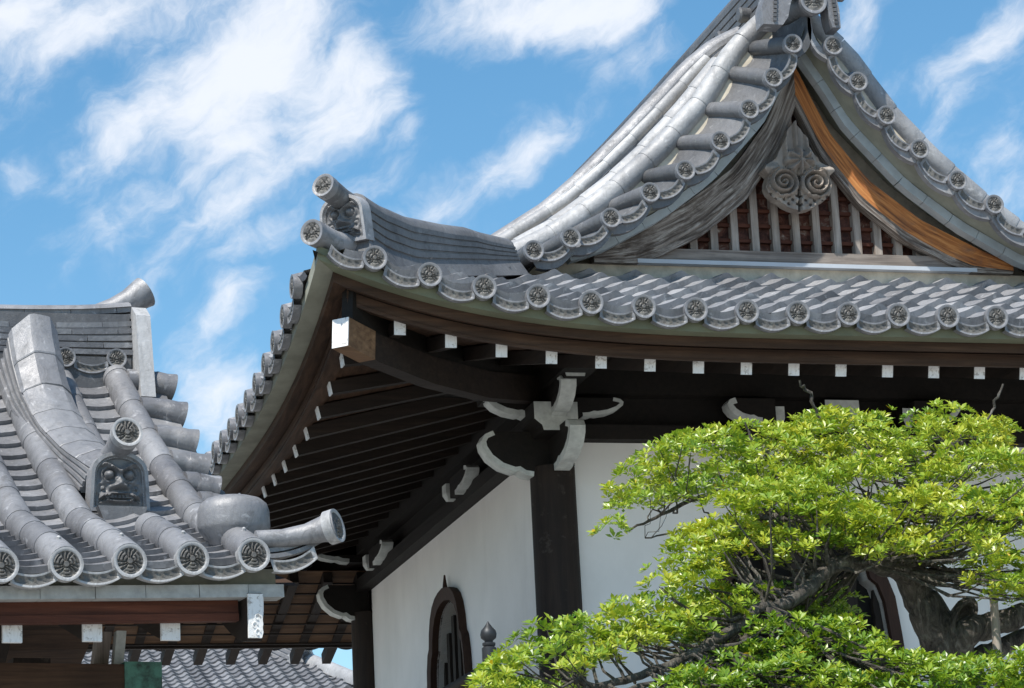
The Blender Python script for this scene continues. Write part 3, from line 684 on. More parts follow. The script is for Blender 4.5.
# --- hip ridges
def diag(cx, cy, sx, sy): return lambda t, z: V(cx, cy, 0)+nz(V(sx, sy, 0))*t+V(0, 0, z)
def hip_ridge(D, show):
    bot = curve([(.30, 5.96), (.55, 5.915), (.85, 5.93), (1.3, 6.03), (1.7, 6.12), (2.12, 6.22), (2.35, 6.33)])
    hgt = curve([(.30, .23), (.6, .245), (.9, .225), (1.3, .18), (1.7, .155), (2.35, .14)])
    tp_ = lambda t: 1-.30*max(0, min(1, (t-1.55)/.47))
    ts = np.linspace(.34, 2.02, 26); mb = MB()
    mb.sweep([D(t, bot(t)) for t in ts], lambda i, k: [(-.15, -.10)]+[(a, b) for a, b in noshi(.27, hgt(ts[i])*.86, 4, .80)[::-1]][::-1][1:]+[(.15, -.10)][:0] if False else [(.16, -.09)]+noshi(.27*(.5+.5*tp_(ts[i])), hgt(ts[i])*.86*tp_(ts[i]), 4, .80)[1:]+[(-.16, -.09)])
    r = mb.build('hip_ridge', M_tile_d, hall, 28)
    tr = MB()                                                   # barrel reaching up over the ogre tile, and the corner end barrel
    tr.tube([D(.62, 6.15), D(.45, 6.155), D(.30, 6.17), D(.14, 6.203)], [.05, .056, .06, .067], 18, 0, .5); t1 = tr.build('ridge_end_barrel', M_tile_d, r, 40)
    d = D(1, 0)-D(0, 0); sd2 = np.cross(d, (0, 0, 1))
    put(cap_src, frame(D(.118, 6.207), sd2*1.03, nz(d+V(0, 0, -.2)), nz(np.cross(sd2, nz(d+V(0, 0, -.2))))), t1)
    tr = MB(); tr.tube([D(.42, 5.93), D(.2, 5.905), D(.02, 5.915)], [.064, .066, .070], 18, 0, .6); t1 = tr.build('ridge_end_barrel', M_tile, r, 40)
    put(cap_src, frame(D(-.006, 5.916), sd2*1.06, nz(d), (0, 0, 1.06)), t1)
    og = MB(); ez = nz(-d+V(0, 0, -.10)); ey = nz(np.cross(ez, sd2)); ey = ey if ey[2] > 0 else -ey
    ogre(og, .29, .27, D(.315, 5.925), sd2, ey, ez, 0, 1, .07); og.build('ogre_tile', [M_tile, M_tile_d], r, 40)
hip_ridge(diag(XE, YE, 1, 1), True); hip_ridge(diag(XE, YR, 1, -1), False); hip_ridge(diag(2*XC-XE, YE, -1, 1), False); hip_ridge(diag(2*XC-XE, YR, -1, -1), False)

# --- gable
vz = curve([(0, 8.03), (.06, 7.86), (.13, 7.75), (.28, 7.512), (.455, 7.294), (.66, 7.077), (.90, 6.88), (1.135, 6.731), (1.39, 6.563), (1.65, 6.429), (1.89, 6.341), (2.10, 6.28)], 600, 15)   # verge height by distance from the axis
az_ = curve([(.10, 8.16), (.37, 7.905), (.63, 7.522), (.917, 7.211), (1.26, 6.902), (1.60, 6.651), (1.96, 6.461), (2.1, 6.40)], 600, 15)   # crown of the first long barrel
bz_ = curve([(.10, 8.17), (.352, 7.947), (.70, 7.523), (.987, 7.215), (1.2, 7.02), (1.55, 6.745), (1.90, 6.54), (2.1, 6.46)], 600, 15)
rz_ = curve([(.05, 8.24), (.25, 8.14), (.433, 7.986), (.655, 7.747), (.874, 7.518), (1.16, 7.235), (1.44, 6.99), (1.884, 6.70), (2.1, 6.58)], 600, 15)
def arc(fn, d0, d1, step):                                     # points at equal spacing along a profile
    out = [d0]; d = d0; acc = 0
    while d < d1:
        dd = .004; acc += math.hypot(dd, fn(d+dd)-fn(d)); d += dd
        if acc >= step: out.append(d); acc = 0
    if d1-out[-1] > .05: out.append(d1)
    return out
YG = 15.58
vcap = [.135, .283, .456, .66, .90, 1.135, 1.395, 1.655, 1.89]
for sx in (-1, 1):
    X = lambda d: XC+sx*d
    mb = MB(); H = lambda d, y: (y-YG)/(15.95-YG)
    def surf(d, y):                                             # curved verge skirt from the edge up to the long barrels
        k = min(1, max(0, (y-YG)/.37)); return vz(d)-.05+(az_(d)-.145-vz(d)+.05)*(k**.8)
    for i, d in enumerate(vcap):                                # short barrels running back from the edge
        d2 = d+.14; t = random.random()
        pts = [(X(d+(d2-d)*k), YG+.40*k, vz(d)+(surf(d2, YG+.40)-vz(d))*k+.005) for k in np.linspace(0, 1, 5)]
        mb.tube(pts, [.058, .057, .055, .053, .05], 14, 0, t)
    for d0, d1 in zip([-.09]+vcap[:-1], vcap):                  # curved pan tiles between them
        d0 = max(d0, .0); t = random.random(); rs = []; lp = []
        for y in np.linspace(YG+.015, YG+.40, 6):
            row = []
            for k in np.linspace(0, 1, 7):
                d = d0+(d1-d0)*k+.14*(y-YG)/.40; z = surf(d, y); nv = nz(V(-sx*(vz(d+.01)-vz(d))/.01*-1, 0, 1)); dip = -.045*4*k*(1-k)+.012*(1-k)
                row.append(V(X(d), y, z)+nz(V(sx*abs(vz(d+.01)-vz(d)), 0, .01))*dip)
            rs.append(row)
        lip = [p+nz(V(sx*.55, 0, 1))*-.055 for p in rs[0]]; lip2 = [p+V(0, .05, 0) for p in lip]
        mb.rings([lip2, lip, rs[0]], 0, t, closed=False); mb.rings(rs, 0, t, closed=False)
    vg = mb.build('verge_tiles', [M_tile_d if sx < 0 else M_tile], hall, 40)
    for d in vcap: put(cap_src, frame((X(d), YG-.03, vz(d)+.004), (.93, 0, 0), (0, 1, 0), (0, 0, .93)), vg)
    for a, b in zip(vcap[:-1], vcap[1:]):
        d = (a+b)/2; tz = (vz(d+.02)-vz(d-.02))/.04; e = nz(V(sx, 0, tz)); e = e if sx > 0 else -e; nn = np.cross(e, (0, 1, 0)); nn = nn if nn[2] > 0 else -nn
        put(drip_src, frame(V(X(d), YG-.004, vz(d))-nn*.035, e*1.0, (0, 1, 0), np.cross(e, (0, 1, 0))), vg)
    # long bright barrels beside the verge
    lb = MB()
    for fn, y, r, dz in ((az_, 15.95, .075, -.06), (bz_, 16.13, .072, -.06)):
        ds = arc(fn, .12 if y < 16 else .42, 2.06 if y < 16 else 1.98, .27)[::-1]
        for a, b in zip(ds[:-1], ds[1:]):
            q = [a+(b-a)*k for k in (0, .03, .5, 1)]
            lb.tube([(X(d), y, fn(d)+dz) for d in q], [r*.97, r, r*.98, r*.93], 16, 0)
    lb.build('verge_barrel_row', M_tile_b, hall, 40)
    cm = MB()                                                   # mortar wedge under the first barrel and skin up to the ridge
    dd = np.linspace(.1, 2.0, 40)
    cm.rings([[(X(d), 15.93, az_(d)-.07) for d in dd], [(X(d), 15.90, az_(d)-.30) for d in dd]], 0, .5, closed=False)
    cm.rings([[(X(d), 15.95, az_(d)-.09) for d in dd], [(X(d), 16.13, bz_(d)-.09) for d in dd], [(X(d), 16.45, rz_(d)-.20) for d in dd], [(X(d), 16.75, rz_(d)-.19) for d in dd]], 0, .5, closed=False)
    cm.build('verge_mortar', M_cream, hall, 30)
    # raised descending ridge
    kr = MB(); dl = np.linspace(2.14, .06, 32)
    kr.sweep([(X(d), 16.45, rz_(d)-.22) for d in dl], lambda i, k: noshi(.26, .15, 3, .62))
    kr.build('descending_ridge', M_tile_g, hall, 28)
    cr = MB(); ds = arc(lambda d: rz_(d), .42, 1.95, .26)[::-1]
    for a, b in zip(ds[:-1], ds[1:]): cr.tube([(X(a+(b-a)*k), 16.36, rz_(a+(b-a)*k)-.075) for k in (0, .04, .5, 1)], [.047, .05, .048, .045], 12)
    cr.build('ridge_crown_tiles', M_tile_b, hall, 40)
    # underside of the verge, pale edge tiles, bargeboard
    sz = curve([(0, 7.80), (.03, 7.75), (.15, 7.57), (.30, 7.31), (.65, 6.93), (1.0, 6.67), (1.38, 6.46), (1.62, 6.375)], 400, 9)
    dd = np.linspace(0, 1.62, 40)
    un = MB(); un.rings([[(X(d*1.12), YG+.035, vz(d*1.12)-.075) for d in dd], [(X(d), 15.845, sz(d)+.035) for d in dd], [(X(d), 16.10, sz(d)+.10) for d in dd]], 0, .5, closed=False)
    un.build('verge_soffit', M_olive, hall, 40)
    le = MB(); ds = arc(sz, .02, 1.60, .20)
    for a, b in zip(ds[:-1], ds[1:]):
        b2 = a+(b-a)*.985
        le.sweep([(X(a), 15.84, sz(a)), (X((a+b2)/2), 15.84, sz((a+b2)/2)), (X(b2), 15.84, sz(b2))], lambda i, k: [(-.04, -.028), (.04, -.028), (.04, .028), (-.04, .028)])
    le.build('edge_tile_strip', M_lead, hall, 30)
    bo = curve([(0, 7.72), (.035, 7.66), (.11, 7.48), (.22, 7.25), (.40, 7.02), (.47, 6.94), (.79, 6.70), (1.21, 6.50), (1.5, 6.39)], 400, 9)
    bi = curve([(0, 7.47), (.14, 7.15), (.38, 6.83), (.67, 6.60), (.96, 6.45), (1.5, 6.26)], 400, 9)
    bb = MB(); dd = np.linspace(0, 1.40, 46); rs = []; uvl = 0; base = len(bb.f)
    for d in dd:
        hi, lo = bo(d)+(.085 if sx < 0 else .03), max(bi(d), 6.395); hi = max(hi, lo+.01)
        rs.append([(X(d), 15.93, lo), (X(d), 15.93, lo+(hi-lo)*.22), (X(d), 15.918, lo+(hi-lo)*.25), (X(d), 15.918, hi), (X(d), 16.01, hi), (X(d), 16.01, lo)])
    bb.rings(rs, 0, .5, True, True, True); c = 0
    for i in range(len(rs)-1):
        for j in range(6):
            ua, ub = dd[i]*1.4, dd[i+1]*1.4; va, vb = [0, .04, .045, .18, .27, .36, .45][j:j+2]
            bb.uv[base+c] = [(ua, va), (ua, vb), (ub, vb), (ub, va)]; c += 1
    b_ = bb.build('bargeboard', [M_grey, M_grey] if sx < 0 else [M_orange], hall, 25)
    if sx > 0:
        me = b_.data; me.materials.append(M_grey)
        for p in me.polygons:
            if p.index % 6 in (0, 5, 1) and p.index < 6*(len(rs)-1): p.material_index = 1
        b_['label'] = 'orange bargeboard of fresh bare wood with a grey lower edge'
    else: b_['label'] = 'grey weathered bargeboard with cracked grain'
gk = MB(); dd = np.linspace(-2.0, 2.0, 60); gk.rings([[(XC+d, 16.14, 6.1) for d in dd], [(XC+d, 16.14, az_(max(abs(d), .11))-.20) for d in dd]], 0, .5, closed=False); gk.build('gable_backing', M_cream, hall, 0)
# tympanum: red panels behind a lattice of weathered bars
tp = MB(); dd = np.linspace(-1.3, 1.3, 60)
tp.rings([[(XC+d, 16.09, 6.40) for d in dd], [(XC+d, 16.09, max(6.41, bo(abs(d))-.03)) for d in dd]], 0, .5, closed=False); ty = tp.build('gable_panel', M_panel, hall, 0)
for i in range(-6, 7):
    d = i*.138-.02; top = bi(abs(d))+.05
    if top > 6.56:
        mb = MB(); mb.box((XC+d-.024, 16.03, 6.505), (XC+d+.024, 16.085, top)); mb.build('lattice_bar', M_greyz, ty, 0)
rl_ = MB()
for z in (6.60, 6.70, 6.80, 6.90, 7.0, 7.1):
    w = next((d for d in np.linspace(1.2, 0, 200) if bi(d)+.03 > z), 0); rl_.box((XC-w, 16.055, z-.011), (XC+w, 16.087, z+.011))
rl_.build('lattice_rail', M_red, ty, 0)
sb = MB(); sb.box((XC-1.14, 15.96, 6.425), (XC+1.16, 16.09, 6.505)); sb.build('gable_sill', M_greyx, hall, 0)
zs = MB(); zs.box((XC-1.12, 15.925, 6.398), (XC+1.15, 16.02, 6.424)); zs.build('metal_flashing', M_zinc, hall, 0)
cs = MB(); cs.box((XC-1.9, 15.98, 6.25), (XC+1.9, 16.08, 6.397)); cs.build('mortar_band', M_cream, hall, 0)
# pendant carving
hp = [(0, .545), (.035, .50), (.075, .40), (.12, .31), (.185, .262), (.195, .238), (.165, .208), (.178, .17), (.182, .135), (.170, .10), (.142, .07), (.115, .056), (.085, .03), (.05, .012), (0, 0)]
def dens(pl, k=4):
    o = []
    for a, b in zip(pl[:-1], pl[1:]):
        for i in range(k): o.append((a[0]+(b[0]-a[0])*i/k, a[1]+(b[1]-a[1])*i/k))
    return o
rp = dens(hp, 7); rp = [(x*1.2, .545-(.545-y)*1.0) for x, y in rp]; pend = rp+[(-x, y) for x, y in ([hp[-1]]+rp[:0:-1])]
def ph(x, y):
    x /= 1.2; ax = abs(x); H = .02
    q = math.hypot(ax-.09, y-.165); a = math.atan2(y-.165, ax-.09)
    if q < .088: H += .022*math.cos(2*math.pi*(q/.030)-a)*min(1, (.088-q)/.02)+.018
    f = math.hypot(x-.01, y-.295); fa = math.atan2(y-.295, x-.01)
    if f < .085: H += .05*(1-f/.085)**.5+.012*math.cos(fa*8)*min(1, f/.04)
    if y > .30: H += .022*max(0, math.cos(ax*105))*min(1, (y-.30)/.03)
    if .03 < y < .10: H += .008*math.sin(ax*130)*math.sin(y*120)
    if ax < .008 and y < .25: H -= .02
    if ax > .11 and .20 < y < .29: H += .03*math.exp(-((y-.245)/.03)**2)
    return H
pm = MB(); pm.disc_relief(pend, (0, .20), lambda x, y: 1.5*ph(x, y), 40, (XC-.052, 15.88, 6.745), (1, 0, 0), (0, 0, 1.08), (0, -1, 0), 0, lambda x, y: 1 if ph(x, y) < .016 else 0, .05)  # low parts of the relief take a dark material: crevice shade painted in
pm.build('gable_pendant', [M_pend, M_pend_shade], hall, 45)
# main ridge and its ogre tile
mr = MB(); mr.sweep([(XC, y, z) for y, z in ((15.70, 8.10), (16.4, 8.09), (18.3, 8.08), (19.7, 8.09), (20.45, 8.11))], lambda i, k: noshi(.36, .33, 5, .75)); MR = mr.build('main_ridge', M_tile_d, hall, 28)
stud = MB(); stud.tube([(0, .20, 0), (0, .02, 0), (0, 0, 0), (0, -.012, 0)], [.046, .05, .052, .04], 16); stud = stud.build('ridge_base_tile', M_tile_d, None, 40, link=False)
for k in range(11):
    put(stud, frame((XC-.235, 15.76+.43*k, 8.175), (0, -1, 0), (1, 0, 0), (0, 0, 1)), MR); put(stud, frame((XC+.235, 15.76+.43*k, 8.175), (0, 1, 0), (-1, 0, 0), (0, 0, 1)), MR)
ab = MB(); ab.tube([(XC, 15.52, 8.02), (XC, 15.7, 8.05), (XC, 16.0, 8.08)], [.088, .086, .084], 20); AB = ab.build('apex_barrel', M_tile, hall, 40)
put(cap_src, frame((XC, 15.49, 8.018), (1.35, 0, 0), (0, 1, 0), (0, 0, 1.35)), AB)
og = MB(); ogre(og, .56, .55, (XC, 15.60, 8.10), (1, 0, 0), (0, 0, 1), (0, -1, 0), 0, 1, .10)
OG = og.build('ogre_tile', [M_tile, M_tile_d], MR, 50)
for sx in (-1, 1):
    lg = MB(); pts = [(.05, 8.16), (.27, 8.16), (.345, 7.96), (.345, 7.845), (.215, 7.845), (.175, 7.90), (.15, 8.0)]
    if sx > 0: pts = [(.09+(x-.15)*.42, z) for x, z in pts]
    lg.prism([(sx*x, z) for x, z in pts], (XC, 15.50, 0), (1, 0, 0), (0, 0, 1), (0, 1, 0), .13, 0)
    for k in range(9): xb = .245+.003*k if sx < 0 else .13+.0015*k; lg.box((XC+sx*xb-.010, 15.488, 8.10-.028*k-.010), (XC+sx*xb+.010, 15.501, 8.10-.028*k+.010), 1)
    lg.build('ogre_leg', [M_tile, M_tile_d], OG, 30)

# ================================================================== TEMPLE GATE (built in its own frame: x along the eave, y up the slope)
gate = thing('temple_gate', 'small tiled temple gate with ogre tile and white edged eave, left of the hall', 'gate', (2.337, 13.26, 0), R(8), world=False)
ze = curve([(-4.6, 4.20), (-4.0, 4.10), (-3.2, 4.02), (-2.2, 3.985), (-1.21, 4.0), (-.92, 4.013), (-.62, 4.036), (-.32, 4.055), (0, 4.08), (.2, 4.12), (.4, 4.19)], 600, 15)
zp = curve([(0, 0), (.27, .115), (.89, .347), (1.2, .54), (1.46, .716), (1.7, .88), (2.1, 1.19), (2.42, 1.46), (2.58, 1.6)], 500, 15)
LR = 2.58; S0, S1 = -4.25, .27
fG = lambda s, u: (s, u, ze(s)+zp(u)); fGb = lambda s, u: (s, 2*LR-u, ze(s)+zp(u))
GR = .079; GS = [-.306*k for k in range(14)]
gf = MB(); slope_tiles(gf, fG, [(s, 0, .72 if abs(s+.306) < .01 or abs(s+.306+3.2) < .16 else 2.44) for s in GS[::-1]], GR, .30, .115, .030, 0, .03, n=13)
slope_tiles(gf, fG, [(-.306, 1.3, 2.44), (-.0, 2.43, 2.44)], .06, .3, .115, .022, 0, .03); slope_tiles(gf, fG, [(-.612, .7, .71), (-.306, .7, .71), (-.306, .7, .71)], .02); 
for s in GS:
    p = V(*fG(s, .12)); gf.tube([p+V(0, 0, GR*.98), p+V(0, -.004, GR+.012), p+V(0, -.005, GR+.018)], [.010, .011, .004], 8, 1)
GF = gf.build('front_roof_slope', [M_tile_g, M_tile_b], gate)
gb = MB(); slope_tiles(gb, fGb, [(s, 0, 2.44) for s in GS[::-1]], GR, .30, .24, .022, 0, .03, n=9); gb.build('rear_roof_slope', M_tile_g, gate)
gcap = crest(GR*1.02, 14, 60).build('round_end_tile', [M_tile_b, M_tile_r], None, 40, link=False)
gdrip = drip(.225, .062, .030).build('drip_tile', [M_tile_b, M_tile_r], None, 40, link=False)
for s in GS: put(gcap, frame(V(*fG(s, -.035)), (1, 0, 0), (0, 1, 0), (0, 0, 1)), GF)
for s in GS[1:]: put(gdrip, frame(V(*fG(s+.153, -.015))+V(0, 0, -.052), nz(V(1, 0, .07)), (0, 1, 0), nz(V(-.07, 0, 1))), GF)
c, s_ = math.cos(.30), math.sin(.30)
put(gdrip, frame((.205, -.02, 4.055), (1.05*c, 0, 1.05*s_), (0, 1, 0), (-s_, 0, c)), GF)
ln = MB()
for i, (dz, y) in enumerate(((.040, .0), (.072, .015))):
    t = random.random(); xs = np.linspace(.07, .36, 9); b = [(x, y, 4.055+.30*(x-.205)+dz+.9*(x-.215)**2-.018) for x in xs]
    ln.rings([[(x, y+.10, z) for x, y, z in b], b, [(x, y, z+.022) for x, y, z in b], [(x, y+.12, z+.03) for x, y, z in b]], 0, t, closed=False)
ln.build('corner_pan_tile', M_tile_g, GF, 30)
# corner barrel with its turned-out end
cb = MB(); cb.tube([(.03, .03, 4.155), (.16, .02, 4.160), (.28, .0, 4.180), (.35, -.025, 4.20), (.41, -.058, 4.213)], [.042, .045, .052, .064, .081], 18, 0, .75); CB = cb.build('corner_barrel', M_tile_g, gate, 40)
nv = nz(V(.70, -.68, .18)); ex = nz(np.cross(-nv, (0, 0, 1))); put(gcap, frame(V(.418, -.066, 4.216), ex*1.05, -nv, np.cross(ex, -nv)*1.05), CB)
cv = MB(); prf = [(0, .10), (.02, .115), (.10, .172), (.12, .178), (.20, .176), (.235, .165), (.262, .135), (.275, .09), (.28, .03)]
cv.rings([[(.02+r*1.02*math.cos(a), .34+r*.9*math.sin(a), 4.155+z*.98) for a in np.linspace(0, 2*math.pi, 26, endpoint=False)] for z, r in prf], 0, .7, True, True, True)
cv.tube([(.06, .36, 4.42), (.06, .36, 4.45)], [.008, .006], 8); cv.build('corner_cover_tile', M_tile_g, gate, 50)
# verge barrels
vcl = [2.361, 2.089, 1.798, 1.516, 1.259, 1.012, .78, .56]
for b, fl in ((0, 1), (1, 0)):
    vb = MB()
    for l in vcl:
        y = l if not b else 2*LR-l; z = ze(.1)+zp(l)-.02
        k_ = -.075*max(0, 2.361-l)/.85*(1 if l > 1.5 else 1.0); k_ = max(k_, -.11); vb.tube([(.045, y, z+.02), (.10, y, z+.02), (.205+k_, y, z+.012), (.21+k_, y, z+.011), (.27+k_, y, z+.0), (.305+k_, y, z-.006), (.318+k_, y, z-.009)], [.071, .071, .072, .076, .076, .082, .085], 18, 0)
    for a, c2 in zip(vcl[:-1], vcl[1:]):                        # pan tiles between
        t = random.random(); rs = []
        for x in (.03, .10, .19, .265):
            row = []
            for k in np.linspace(0, 1, 6):
                l = a+(c2-a)*k; y = l if not b else 2*LR-l; row.append((x, y, ze(.1)+zp(l)-.035+.045*(1-x/.3)-.04*4*k*(1-k)*.6))
            rs.append(row)
        rs.append([(x-.005, y, z-.05) for x, y, z in rs[-1]]); vb.rings(rs, 0, t, closed=False)
    vb.build('verge_barrel_tiles', M_tile_g, gate, 40)
# main ridge of the gate
rdz = curve([(-4.4, .14), (-3.6, .04), (-2.2, 0), (-1.2, 0), (-.6, .012), (-.2, .035), (.1, .068), (.3, .11)], 300, 15)
mr = MB()
for k in range(7):
    w = .34-.012*k; z0 = 5.66+.036*k
    seg = np.arange(-4.3, .10, .27)-.09*(k % 3)
    for a in seg:
        b = min(a+.266, .105)
        if b-a < .03: continue
        xs = np.linspace(max(a, -4.35), b, 4)
        mr.sweep([(x, LR, z0+rdz(x)*(.3+.7*k/6)) for x in xs], lambda i, kk: [(-w/2, 0), (w/2, 0), (w/2+.004, .029), (-w/2-.004, .029)])
mr.sweep([(x, LR, 5.65+rdz(x)*.4) for x in np.linspace(-4.3, .1, 30)], lambda i, k: [(-.145, -.1), (.145, -.1), (.145, .25), (-.145, .25)], 1)
mr.sweep([(x, LR, 5.905+rdz(x)) for x in np.linspace(-4.3, .1, 30)], lambda i, k: [(.15*math.cos(a), .05*math.sin(a)) for a in np.linspace(0, math.pi, 9)])
GMR = mr.build('main_ridge', [M_tile_g, M_tile_d], gate, 30)
ep = MB(); ep.prism([(LR-.33, 5.40), (LR+.33, 5.40), (LR+.24, 5.86), (LR+.15, 5.96), (LR, 6.0), (LR-.15, 5.97), (LR-.24, 5.90)], (.10, 0, 0), (0, 1, 0), (0, 0, 1), (1, 0, 0), .085); ep.build('ridge_end_plate', M_tile_b, GMR, 20)
hn = MB(); hn.tube([(-.22, LR-.02, 5.93), (-.08, LR-.02, 5.955), (.03, LR-.02, 5.99), (.12, LR-.02, 6.035), (.19, LR-.02, 6.085), (.22, LR-.02, 6.105)], [.035, .052, .066, .076, .088, .094], 20, 0, .7)
hn.build('ridge_end_barrel', M_tile_g, GMR, 40)
scap = crest(.057, 10, 44).build('ridge_base_tile', [M_tile_g, M_tile_r], None, 40, link=False); sdrip = drip(.20, .05, .030).build('ridge_base_drip', [M_tile_g, M_tile_r], None, 40, link=False)
for k in range(12):
    x = .0-.297*k; put(scap, frame((x, LR-.19, 5.635+.3*rdz(x)), (1, 0, 0), (0, 1, 0), (0, 0, 1)), GMR)
    if k: put(sdrip, frame((x+.149, LR-.175, 5.60+.3*rdz(x)), (1, 0, 0), (0, 1, 0), (0, 0, 1)), GMR)
bk = MB(); bk.box((-4.2, LR-.165, 5.42), (.09, LR+.165, 5.66)); bk.build('ridge_bed', M_tile_d, GMR, 0)
# descending ridge with ogre tile
def desc(off):
    P = [(-.535, 2.41, 5.93), (-.53, 2.29, 5.72), (-.52, 2.08, 5.43), (-.50, 1.92, 5.25), (-.48, 1.77, 5.12), (-.43, 1.50, 4.94), (-.385, 1.28, 4.84), (-.36, 1.12, 4.78)]
    ly = [p[1] for p in P][::-1]; ct = curve([(p[1], p[2]) for p in P[::-1]], 200, 9); cs_ = curve([(p[1], p[0]) for p in P[::-1]], 200, 9)
    ls = np.linspace(2.40, 1.22, 24); mb = MB()
    bz = lambda l: ze(-.4)+zp(l)+.0
    pts = [(cs_(l)+off, l, bz(l)) for l in ls]
    def pr(i, k):
        h = ct(ls[i])-bz(ls[i]); n = noshi(.335, h*.62, 4, .9)[:16]
        return n+[(.12, h*.66), (-.12, h*.66)]+[(-a, b) for a, b in n[::-1]]
    mb.sweep(pts, pr, 0, .6); D = mb.build('descending_ridge', M_tile_g, gate, 28)
    tb = MB()                                                   # shallow overlaps of the crown tiles
    cut = list(np.linspace(2.40, 1.20, 8))
    for a, b in zip(cut[:-1], cut[1:]):
        lq = [a, a+(b-a)*.5, a+(b-a)*.97, b]; t = random.random(); q = [(cs_(l)+off, l, bz(l)) for l in lq]
        def pc(i, k):
            h = ct(lq[i])-bz(lq[i]); g = (1.0, 1.008, 1.028, 1.015)[i]
            return [(x*g*1.0, z*g) for x, z in [(.134, h*.60), (.142, h*.67), (.128, h*.76), (.045, h*.985), (.02, h), (-.06, h*.975), (-.075, h*.96), (-.132, h*.76), (-.142, h*.67), (-.134, h*.60)]]
        tb.sweep(q, pc, 0, t)
    for l in np.linspace(2.25, 1.32, 7):
        z = bz(l)+(ct(l)-bz(l))*1.0; tb.tube([(cs_(l)+off-.02, l, z-.01), (cs_(l)+off-.02, l-.004, z+.016)], [.009, .008], 8, 1)
    tb.build('ridge_crown_tiles', [M_tile_g, M_tile_d], D, 18)
    og = MB(); ezv = nz(V(0, -1, -.04)); ogre(og, .32, .315, (-.36+off, 1.07, 4.482), (1, 0, 0), nz(V(0, -.04, 1)), ezv, 0, 1, .09); og.build('ogre_tile', [M_tile_g, M_tile_d], D, 40)
    wd = MB(); wd.prism([(-.13, 4.50), (.13, 4.50), (.085, 4.385), (.03, 4.35), (-.03, 4.35), (-.085, 4.385)], (-.36+off, 1.0, 0), (1, 0, 0), (0, 0, 1), (0, 1, 0), .22); wd.build('ogre_tile_base', M_tile_d, D, 0)
    tr = MB(); tr.tube([(-.36+off, 1.30, 4.80), (-.355+off, 1.13, 4.815), (-.35+off, .95, 4.87)], [.06, .066, .078], 18, 0, .7); T = tr.build('ridge_end_barrel', M_tile_g, D, 40)
    tl = nz(V(0, -1, .22)); put(gcap, frame(V(-.35+off, .928, 4.876), (1, 0, 0), -tl, np.cross((1, 0, 0), -tl)), T)
desc(0); desc(-3.2)
# under the gate's eave
def zt(s): return .028*s
ev = MB(); ev.sweep([(s, .15, 3.962+zt(s)*1.2) for s in (-4.2, -2, -.8, .155)], lambda i, k: [(-.05, -.06), (.03, -.06), (.03, .06), (-.05, .06)]); ev.build('eave_mortar', M_olive, gate, 0)
ws = MB(); e = [-4.2, -3.66, -3.3, -2.77, -2.25, -1.7, -1.02, -.755, -.51, -.245, .0, .183]
for i, (a, b) in enumerate(zip(e[:-1], e[1:])):
    d = .003*(i % 2); ws.sweep([(a+.002, .135, 3.909+zt(a)), (b-.001, .135, 3.909+zt(b))], lambda i, k: [(-.06, -.031), (.06+d, -.031), (.06+d, .031), (-.06, .031)])
ws.build('white_eave_strip', M_strip, gate, 0)
rdf = MB()
rdf.sweep([(-4.2, .19, 3.840+zt(-4.2)), (-.025, .19, 3.840)], lambda i, k: [(-.03, -.062), (.03, -.062), (.03, .062), (-.03, .062)])
rdf.sweep([(-4.2, .185, 3.796+zt(-4.2)), (-.025, .185, 3.796)], lambda i, k: [(-.02, -.020), (.033, -.020), (.035, .016), (-.02, .016)]); rdf.build('eave_fascia', M_red, gate, 0)
sfb = MB(); dl = np.linspace(.1, LR, 12)
for f in (0, 1): sfb.rings([[(x, l if not f else 2*LR-l, ze(-.6)+zt(x)+zp(l)*.97-.135-.06*min(1, l)) for l in dl] for x in (S0, S1)], 0, .5, closed=False)
sfb.build('soffit_boarding', M_brownx, gate, 0)
for k in range(11):
    x = -.345-.385*k
    for f in (0, 1):
        ls = np.linspace(.235, 2.4, 8); mb = MB(); q = [(x, l if not f else 2*LR-l, ze(-.6)+zt(x)+zp(l)*.97-.37-.05*min(1, l)+.12*max(0, min(1, (l-1.2)))-.0) for l in ls]
        mb.sweep(q, lambda i, k: [(-.044, -.05), (.044, -.05), (.044, .06), (-.044, .06)]); rfr = mb.build('rafter', M_wy, gate, 0)
        if not f:
            p = q[0]; w = MB(); w.box((x-.046, .224, p[2]-.055), (x+.046, .25, p[2]+.05)); w.build('painted_end', M_white, rfr, 0)
for x in (.03, -3.7):                                           # bracket beam with carved white nose
    mb = MB(); mb.prism([(0, 3.887), (.5, 4.05), (1.9, 4.65), (1.9, 4.42), (.5, 3.85), (.28, 3.735), (.12, 3.672), (.03, 3.662), (0, 3.69)], (x-.037, .06, .006), (0, 1, 0), (0, 0, 1), (1, 0, 0), .074); n = mb.build('nose_beam', M_wy, gate, 0)
    w = MB(); ys = [(3.886, .038), (3.85, .040), (3.80, .039), (3.76, .034), (3.74, .036), (3.72, .033), (3.70, .036), (3.672, .028)]
    w.rings([[(x-.038, .056, z+.006), (x+k_, .056, z+.006), (x+k_, .07, z+.006), (x-.038, .07, z+.006)] for z, k_ in ys], 0, .5, True, True, True)
    for i, z in enumerate((3.775, 3.735, 3.70)): w.tube([(x+.012*math.cos(a)+(-.006 if i % 2 else .008), +.055, z+.006+.014*math.sin(a)) for a in np.linspace(0, 5, 10)], .004, 5)
    w.build('painted_nose', M_white, n, 30)
bm = MB(); bm.box((-3.9, .9, 3.40), (-.39, 1.10, 3.672)); BM = bm.build('tie_beam', M_brownx, gate, 0)
cpb = MB(); cpb.box((-.392, .892, 3.394), (-.200, 1.108, 3.684)); cpb.build('copper_end_cap', M_copper, BM, 0)
